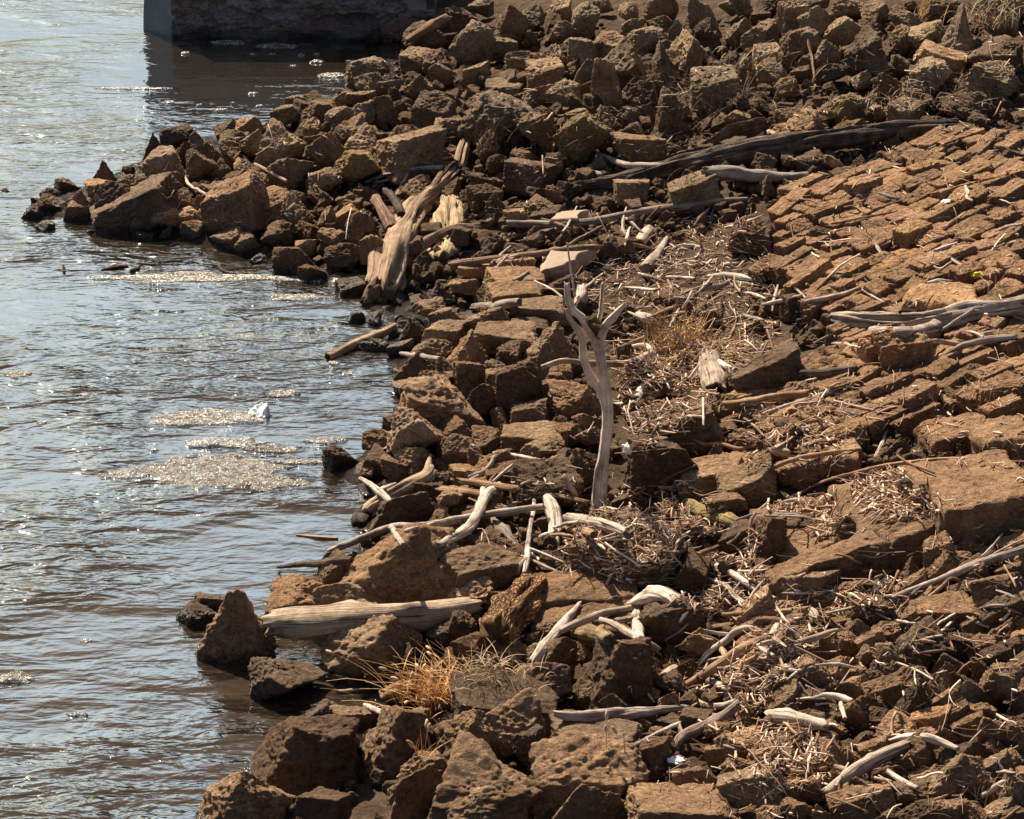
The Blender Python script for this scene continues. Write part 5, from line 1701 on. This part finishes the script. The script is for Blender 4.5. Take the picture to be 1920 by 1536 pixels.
bpy.context.view_layer.update()
dg = bpy.context.evaluated_depsgraph_get()
# ------------------------------------------------------------------ twig litter: too fine to count
ZONES = [([(1020, 400), (1250, 400), (1420, 400), (1440, 470), (1480, 560), (1460, 640), (1380, 700), (1200, 760), (1150, 640), (1060, 520)], 1900),
         ([(1150, 640), (1380, 640), (1340, 760), (1200, 860), (1160, 760)], 700),
         ([(1080, 930), (1290, 900), (1420, 1000), (1440, 1120), (1360, 1180), (1250, 1120), (1080, 1060)], 1300),
         ([(1580, 890), (1690, 880), (1760, 960), (1690, 980), (1610, 950)], 420),
         ([(1440, 950), (1560, 930), (1600, 1000), (1540, 1010)], 220),
         ([(1420, 1180), (1560, 1160), (1420, 1340), (1260, 1350), (1280, 1260)], 500),
         ([(1380, 1370), (1520, 1340), (1560, 1460), (1440, 1500)], 260),
         ([(1480, 1110), (1700, 1090), (1700, 1140), (1500, 1170)], 200),
         ([(1380, 760), (1600, 720), (1580, 880), (1400, 880)], 300),
         ([(1500, 1000), (1920, 900), (1920, 1536), (1300, 1536)], 220),
         ([(1460, 300), (1920, 250), (1920, 880), (1500, 860)], 650),
         ([(900, 180), (1920, 60), (1920, 260), (1450, 320), (1000, 340)], 600),
         ([(880, 900), (1090, 900), (1080, 1080), (900, 1010)], 200),
         ([(860, 380), (1020, 380), (1020, 500), (880, 500)], 160),
         ([(240, 300), (860, 150), (860, 420), (400, 440)], 130),
         ([(1050, 760), (1500, 740), (1920, 900), (1920, 1536), (1250, 1536), (1050, 1000)], 420)]
stick_v, stick_f = [], []
base = 0
tints = []
def twig_mesh(n_, W0, dirv, ln, r0, bend, seed):
    """a short bent twig: five rings of five"""
    k = 5
    s = np.linspace(-0.5, 0.5, k)
    side = np.cross(dirv, [0, 0, 1.0]); side /= np.linalg.norm(side) + 1e-9
    up = np.cross(side, dirv)
    th = np.linspace(0, 6.283, 5, endpoint=False)
    C = W0 + dirv * (s * ln)[:, None] + side * (bend * ln * (0.25 - s ** 2))[:, None] + up * (bend * 0.4 * ln * np.sin(s * 5 + seed))[:, None]
    rr = r0 * (1 - 0.35 * np.abs(s) + 0.25 * noise(np.c_[s * 4, 0 * s, 0 * s + seed], 2))
    V = C[:, None] + rr[:, None, None] * (np.cos(th)[None, :, None] * side + np.sin(th)[None, :, None] * up)
    return V.reshape(-1, 3)
_fq = []
for a in range(4):
    for b in range(5):
        _fq.append((a * 5 + b, a * 5 + (b + 1) % 5, (a + 1) * 5 + (b + 1) % 5, (a + 1) * 5 + b))
_fq = np.array(_fq)
_cap = np.array([(0, 4, 3, 1), (20, 21, 23, 24)])
R2 = np.random.default_rng(99)
GR = {0: ([], []), 1: ([], []), 2: ([], [])}
for pl, cnt in ZONES:
    xs = [p[0] for p in pl]; ys = [p[1] for p in pl]
    k = 0
    cnt = int(cnt * 1.45)
    while k < cnt:
        x, y = R2.uniform(min(xs), max(xs)), R2.uniform(min(ys), max(ys))
        if not in_poly(x, y, pl): continue
        k += 1
        c, t, nrm = cast(x, y)
        if c[2] < 0.04 or _last[0].startswith(('driftwood', 'forked', 'branch', 'root', 'broken', 'knot', 'lower', 'concrete')): continue
        an = R2.uniform(0, math.pi)
        d = np.array([math.cos(an), math.sin(an), R2.normal() * 0.18])
        d -= nrm * (d @ nrm) * 0.8; d /= np.linalg.norm(d)
        ln = min(0.45, 0.03 + R2.exponential(0.075)); r0 = 0.0016 + R2.exponential(0.0022) * (1 + ln)
        r0 = min(r0, 0.011)
        chipw = R2.random() < 0.10
        if chipw: ln = R2.uniform(0.02, 0.07); r0 = R2.uniform(0.005, 0.010)
        V = twig_mesh(0, c + nrm * r0 * 0.9 + np.array([0, 0, R2.exponential(0.010)]), d, ln, r0, R2.normal() * (0.10 if R2.random() < 0.8 else 0.5), R2.uniform(0, 50))
        g = 0 if R2.random() < 0.30 else (1 if R2.random() < 0.5 else 2)
        vs_, fs_ = GR[g]
        n0 = len(vs_) * 25
        vs_.append(V); fs_.append(_fq + n0); fs_.append(_cap + n0)
M['chip'] = [plain('pale_twigs', (0.74, 0.58, 0.44), 0.8, 0.3, 14), plain('tan_twigs', (0.46, 0.30, 0.185), 0.85, 0.35, 14), plain('brown_twigs', (0.22, 0.125, 0.07), 0.9, 0.35, 14)]
litter = None
allv = []; allf = []; mats = []; n0 = 0
for g in (0, 1, 2):
    v = np.concatenate(GR[g][0]); f = np.concatenate(GR[g][1])
    allv.append(v); allf.append(f + n0); mats.append(np.full(len(f), g, np.int32)); n0 += len(v)
me = mesh("driftwood_litter", np.concatenate(allv), np.concatenate(allf), None)
for g in range(3): me.materials.append(M['chip'][g])
mi = np.concatenate(mats)
if len(mi) == len(me.polygons): me.polygons.foreach_set("material_index", mi)
tag(obj("driftwood_litter", me), "fine bleached twigs and wood chips caught between the stones", "twig litter", None, "stuff")

# ------------------------------------------------------------------ loose small stones between the rocks
rv, rf = [], []
vv = []
for q in range(8):
    vv.append((rock_shape('bkwb'[q % 4], 700 + q, 2), rock_shape('bkwb'[q % 4], 700 + q, 4)))
RZ = [([(180, 400), (500, 230), (760, 60), (1920, 0), (1920, 260), (1400, 400), (900, 560), (700, 520)], 2600),
      ([(640, 560), (1100, 520), (1300, 900), (1100, 1100), (560, 1120), (700, 900)], 700),
      ([(500, 1120), (1300, 1000), (1920, 900), (1920, 1536), (500, 1536)], 800),
      ([(1420, 420), (1920, 260), (1920, 900), (1400, 900)], 800)]
k = 0
for pl, cnt in RZ:
    xs = [p[0] for p in pl]; ys = [p[1] for p in pl]
    j = 0
    while j < cnt:
        x, y = R2.uniform(min(xs), max(xs)), R2.uniform(min(ys), max(ys))
        if not in_poly(x, y, pl): continue
        j += 1
        c, t = hit(x, y)
        if c[2] < -0.02: continue
        sz = min(0.34, 0.045 + R2.exponential(0.060 if y > 330 else 0.085))
        v, f = vv[int(R2.integers(8))][1 if sz > 0.13 else 0]
        m3 = np.array(Euler((R2.uniform(-.4, .4), R2.uniform(-.4, .4), R2.uniform(0, 6.28))).to_matrix())
        w = (v * np.array([1, 0.8, 0.7]) * sz) @ m3.T + c + np.array([0, 0, sz * 0.18 - 0.035])
        rf.append(f + k); rv.append(w); k += len(w)
M['rubble'] = rock_material('loose_brown_rubble', (0.09, 0.056, 0.034), (0.19, 0.118, 0.068), (0.31, 0.205, 0.12), use_tint=False, scale=1.4)
tag(obj("rubble", mesh("rubble", np.concatenate(rv), np.concatenate(rf), M['rubble'])), "small broken brown stones filling the gaps of the bank", "rubble", None, "stuff")

# ------------------------------------------------------------------ more single sticks in the litter
bpy.context.view_layer.update()
dg = bpy.context.evaluated_depsgraph_get()
SZ = [([(1030, 410), (1400, 400), (1470, 560), (1400, 680), (1180, 760), (1100, 560)], 34), ([(1090, 930), (1420, 960), (1440, 1120), (1300, 1180), (1100, 1060)], 20),
      ([(1260, 1180), (1580, 1120), (1560, 1400), (1280, 1420)], 20), ([(1500, 1080), (1920, 1050), (1920, 1536), (1400, 1536)], 22), ([(1380, 740), (1700, 700), (1750, 980), (1440, 1000)], 16),
      ([(1500, 300), (1920, 270), (1920, 700), (1500, 650)], 16), ([(900, 380), (1100, 380), (1060, 560), (860, 520)], 8), ([(880, 880), (1100, 880), (1080, 1080), (900, 1020)], 10)]
for pl, cnt in SZ:
    xs = [p[0] for p in pl]; ys = [p[1] for p in pl]
    j = 0
    while j < cnt:
        x, y = rnd.uniform(min(xs), max(xs)), rnd.uniform(min(ys), max(ys))
        if not in_poly(x, y, pl): continue
        j += 1
        L_ = rnd.uniform(30, 85); an = R(rnd.choice((rnd.gauss(-20, 14), rnd.gauss(25, 16), rnd.gauss(-60, 15))))
        dx, dy = math.cos(an) * L_ / 2, math.sin(an) * L_ / 2 * 0.7
        bx = rnd.uniform(-0.12, 0.12)
        pts = [(x - dx, y - dy, rnd.uniform(1.4, 3)), (x + dy * bx, y - dx * bx, rnd.uniform(1.8, 3.8)), (x + dx, y + dy, rnd.uniform(1.0, 2.6))]
        mk = rnd.choice(('bleached', 'bleached', 'grey', 'brown'))
        tn = rnd.uniform(0.85, 1.15) * (1.3 if mk != 'bleached' else 1)
        o = wood("driftwood_stick", "stick", "", pts, mk, tint=(tn, tn, tn), land=False)
        ITEMS.append(dict(o=o, x=x, y=y, w=L_, h=10, kind='t', tint={'bleached': 'b', 'grey': 'y', 'brown': 'n'}[mk], what='stick', ln=L_, up=dy < 0))

# ------------------------------------------------------------------ labels: each stone and stick by its look and its nearest landmark
SHAPE = {'b': 'rough', 'k': 'blocky', 'w': 'peaked', 's': 'flat', 'r': 'rounded', 'p': 'layered'}
TONE = {'.': 'brown', 'd': 'dark', 't': 'tan', 'g': 'grey-brown', 'w': 'wet', 'l': 'pale', 'm': 'mossy'}
ORD = ['nearest', 'second', 'third', 'fourth', 'fifth', 'sixth', 'seventh', 'eighth', 'ninth', 'tenth', 'eleventh', 'twelfth']
DIRS = {'left of': (-1, 0), 'right of': (1, 0), 'above': (0, -1), 'below': (0, 1), 'up and left of': (-.7, -.7), 'up and right of': (.7, -.7), 'down and left of': (-.7, .7), 'down and right of': (.7, .7)}
def short_words(s): return len(s.split())
def settle(items, kindname):
    cand = []
    for li, (ph, lx, ly, lo) in enumerate(LAND):
        for dn, (ux, uy) in DIRS.items():
            got = []
            for ii, it in enumerate(items):
                if it['o'] == lo: continue
                dx, dy = it['x'] - lx, it['y'] - ly
                dd = math.hypot(dx, dy)
                if dd < 12 or dd > 420: continue
                if (dx * ux + dy * uy) / dd > math.cos(R(22.5)): got.append((dd, ii))
            got.sort()
            for rk, (dd, ii) in enumerate(got[:12]):
                cand.append((rk * 70 + dd * 0.6, ii, li, dn, rk))
    cand.sort()
    done = set()
    for sc, ii, li, dn, rk in cand:
        if ii in done: continue
        it = items[ii]
        lab = kindname(it) + ", " + ORD[rk] + " " + dn + " the " + LAND[li][0]
        if len(lab.replace('-', ' ').split()) > 16: continue
        done.add(ii)
        it['o']['label'] = lab
    return [it for k, it in enumerate(items) if k not in done]
def sizew(it):
    a = it['w'] * it['h']
    return 'small' if a < 1400 else 'large' if a > 7000 else ''
def nm_stone(it):
    return " ".join(x for x in (sizew(it), SHAPE[it['kind']], TONE[it['tint']], {'k': 'stone block', 's': 'stone slab'}.get(it['kind'], 'rock')) if x)
NAMED = [(440, 1188, "pyramid-shaped rock standing in the water", "tall grey-brown pyramid-shaped rock standing in the water beside the smooth log"),
         (1146, 1274, "big dark boulder", "big dark peaked boulder behind the weathered plank log"),
         (258, 391, "long tilted slab of the spit", "long flat slab tilted toward the water near the tip of the rock spit"),
         (147, 397, "tan block at the spit's tip", "squarish tan block at the water line near the tip of the spit"),
         (58, 403, "wet rock alone off the spit's tip", "wet dark rock alone in the water off the tip of the rock spit"),
         (8, 361, "lone wet stone in open water", "little wet stone poking out of open water beyond the spit"),
         (995, 789, "dark cube-like block", "dark cube-like stone block on a low flat slab by the shore"),
         (976, 738, "tall dark upright block", "tall dark block standing on end behind the cube-like block"),
         (1437, 706, "dark long block", "long dark-fronted block lying beside the hollow log"),
         (1690, 668, "cracked pale block", "pale block with vertical cracks below the thick grey log"),
         (1172, 1043, "rusty flat-topped block", "long flat-topped block with a rusty stained front, below the sawn log"),
         (1265, 1168, "round dark boulder", "round dark boulder in front of the white root plate"),
         (560, 1424, "huge near black boulder", "huge dark boulder at the water's edge, second to the bottom corner rock"),
         (455, 1512, "corner rock by the water", "rough peaked rock cut off by the bottom edge beside the water"),
         (812, 216, "smooth-faced dark block", "smooth-faced dark block leaning on the far rock bank"),
         (937, 223, "wide dark boulder of the far bank", "widest dark boulder on the far rock bank"),
         (988, 334, "squared dark block", "squared dark block right of the large pale trunk's head"),
         (1409, 440, "dark block in the twig litter", "dark tilted block at the upper edge of the twig litter"),
         (1300, 357, "orange-topped block", "long orange-topped block under the charred trunk"),
         (1628, 108, "large dark far boulder", "large dark boulder with a shadowed hollow under it, far bank"),
         (1796, 64, "tall peaked far boulder", "tall peaked boulder near the top of the far bank"),
         (1092, 258, "big mossy far boulder", "big mossy yellow-green boulder above the charred trunk's tip"),
         (1142, 160, "upright far stone", "upright narrow stone standing among far rocks"),
         (1814, 200, "dark knobbly boulder", "dark knobbly boulder under the reddish dead vine"),
         (1250, 873, "large dark front block", "large dark block lying below the low dark-fronted slab"),
         (1434, 1013, "dark leaning wedge stone", "dark wedge stone leaning at the foot of the lowest step slab"),
         (874, 664, "triangular shore rock", "triangular brown rock near the shore behind the square-cut block"),
         (835, 772, "long rounded shore rock", "long low brown rock running down to the water's edge"),
         (535, 1282, "wet rock in the shallow inlet", "low wet brown rock lying in the shallow inlet"),
         (760, 1070, "broad sloping shore boulder", "broad brown boulder sloping to the water under the bent branch"),
         (650, 410, "smooth tan tilted slab", "smooth tan tilted slab left of the large pale trunk"),
         (1712, 1328, "big peaked stone", "big peaked stone left of the cracked twin block in the lower slope"),
         (895, 1500, "wide boulder on the bottom edge", "wide brown boulder at the bottom edge, between corner rock and blocks")]
for x, y, ph, lab in NAMED:
    it = min((i for i in ITEMS if i['what'] in ('rock', 'stone')), key=lambda i: math.hypot(i['x'] - x, i['y'] - y))
    it['o']['label'] = lab; it['named'] = 1
    LAND.append((ph, x, y, it['o']))
for it in ITEMS:
    it['o']['category'] = {'rock': 'rock', 'stone': 'stone block', 'paver': 'paving stone', 'stick': 'stick'}[it['what']]
    if it['what'] == 'rock':
        it['o']['group'] = "loose rocks of the bank" ; it['o'].name = "rock"
    elif it['what'] == 'stone': it['o']['group'] = "squared stones of the bank"
    elif it['what'] == 'paver': it['o']['group'] = "paving stones laid on the slope"
    else: it['o']['group'] = "loose driftwood sticks"
rest = settle([i for i in ITEMS if i['what'] in ('rock', 'stone') and not i.get('named')], nm_stone)
for it in rest: it['o']['label'] = nm_stone(it) + " away from every landmark of the bank"
rest2 = settle([i for i in ITEMS if i['what'] == 'paver'], lambda it: "layered brown paving stone")
for it in rest2: it['o']['label'] = "ordinary layered brown paving stone in the even rows of the slope"
rest3 = settle([i for i in ITEMS if i['what'] == 'stick'], lambda it: {'b': 'bleached', 'y': 'grey', 'n': 'brown'}[it['tint']] + (" long" if it['ln'] > 70 else " short") + " stick")
for it in rest3: it['o']['label'] = "loose stick lying apart on the stones"
print("unlabelled leftovers", len(rest), len(rest2), len(rest3), "objects", len(scene.objects))

for o in scene.objects:
    if o.parent is None and o.get("label") and not o.get("kind"): o["kind"] = "thing"
bad = [o.name for o in scene.objects if o.get("label") and len(o["label"].replace('-', ' ').split()) > 16]
print("long", bad)
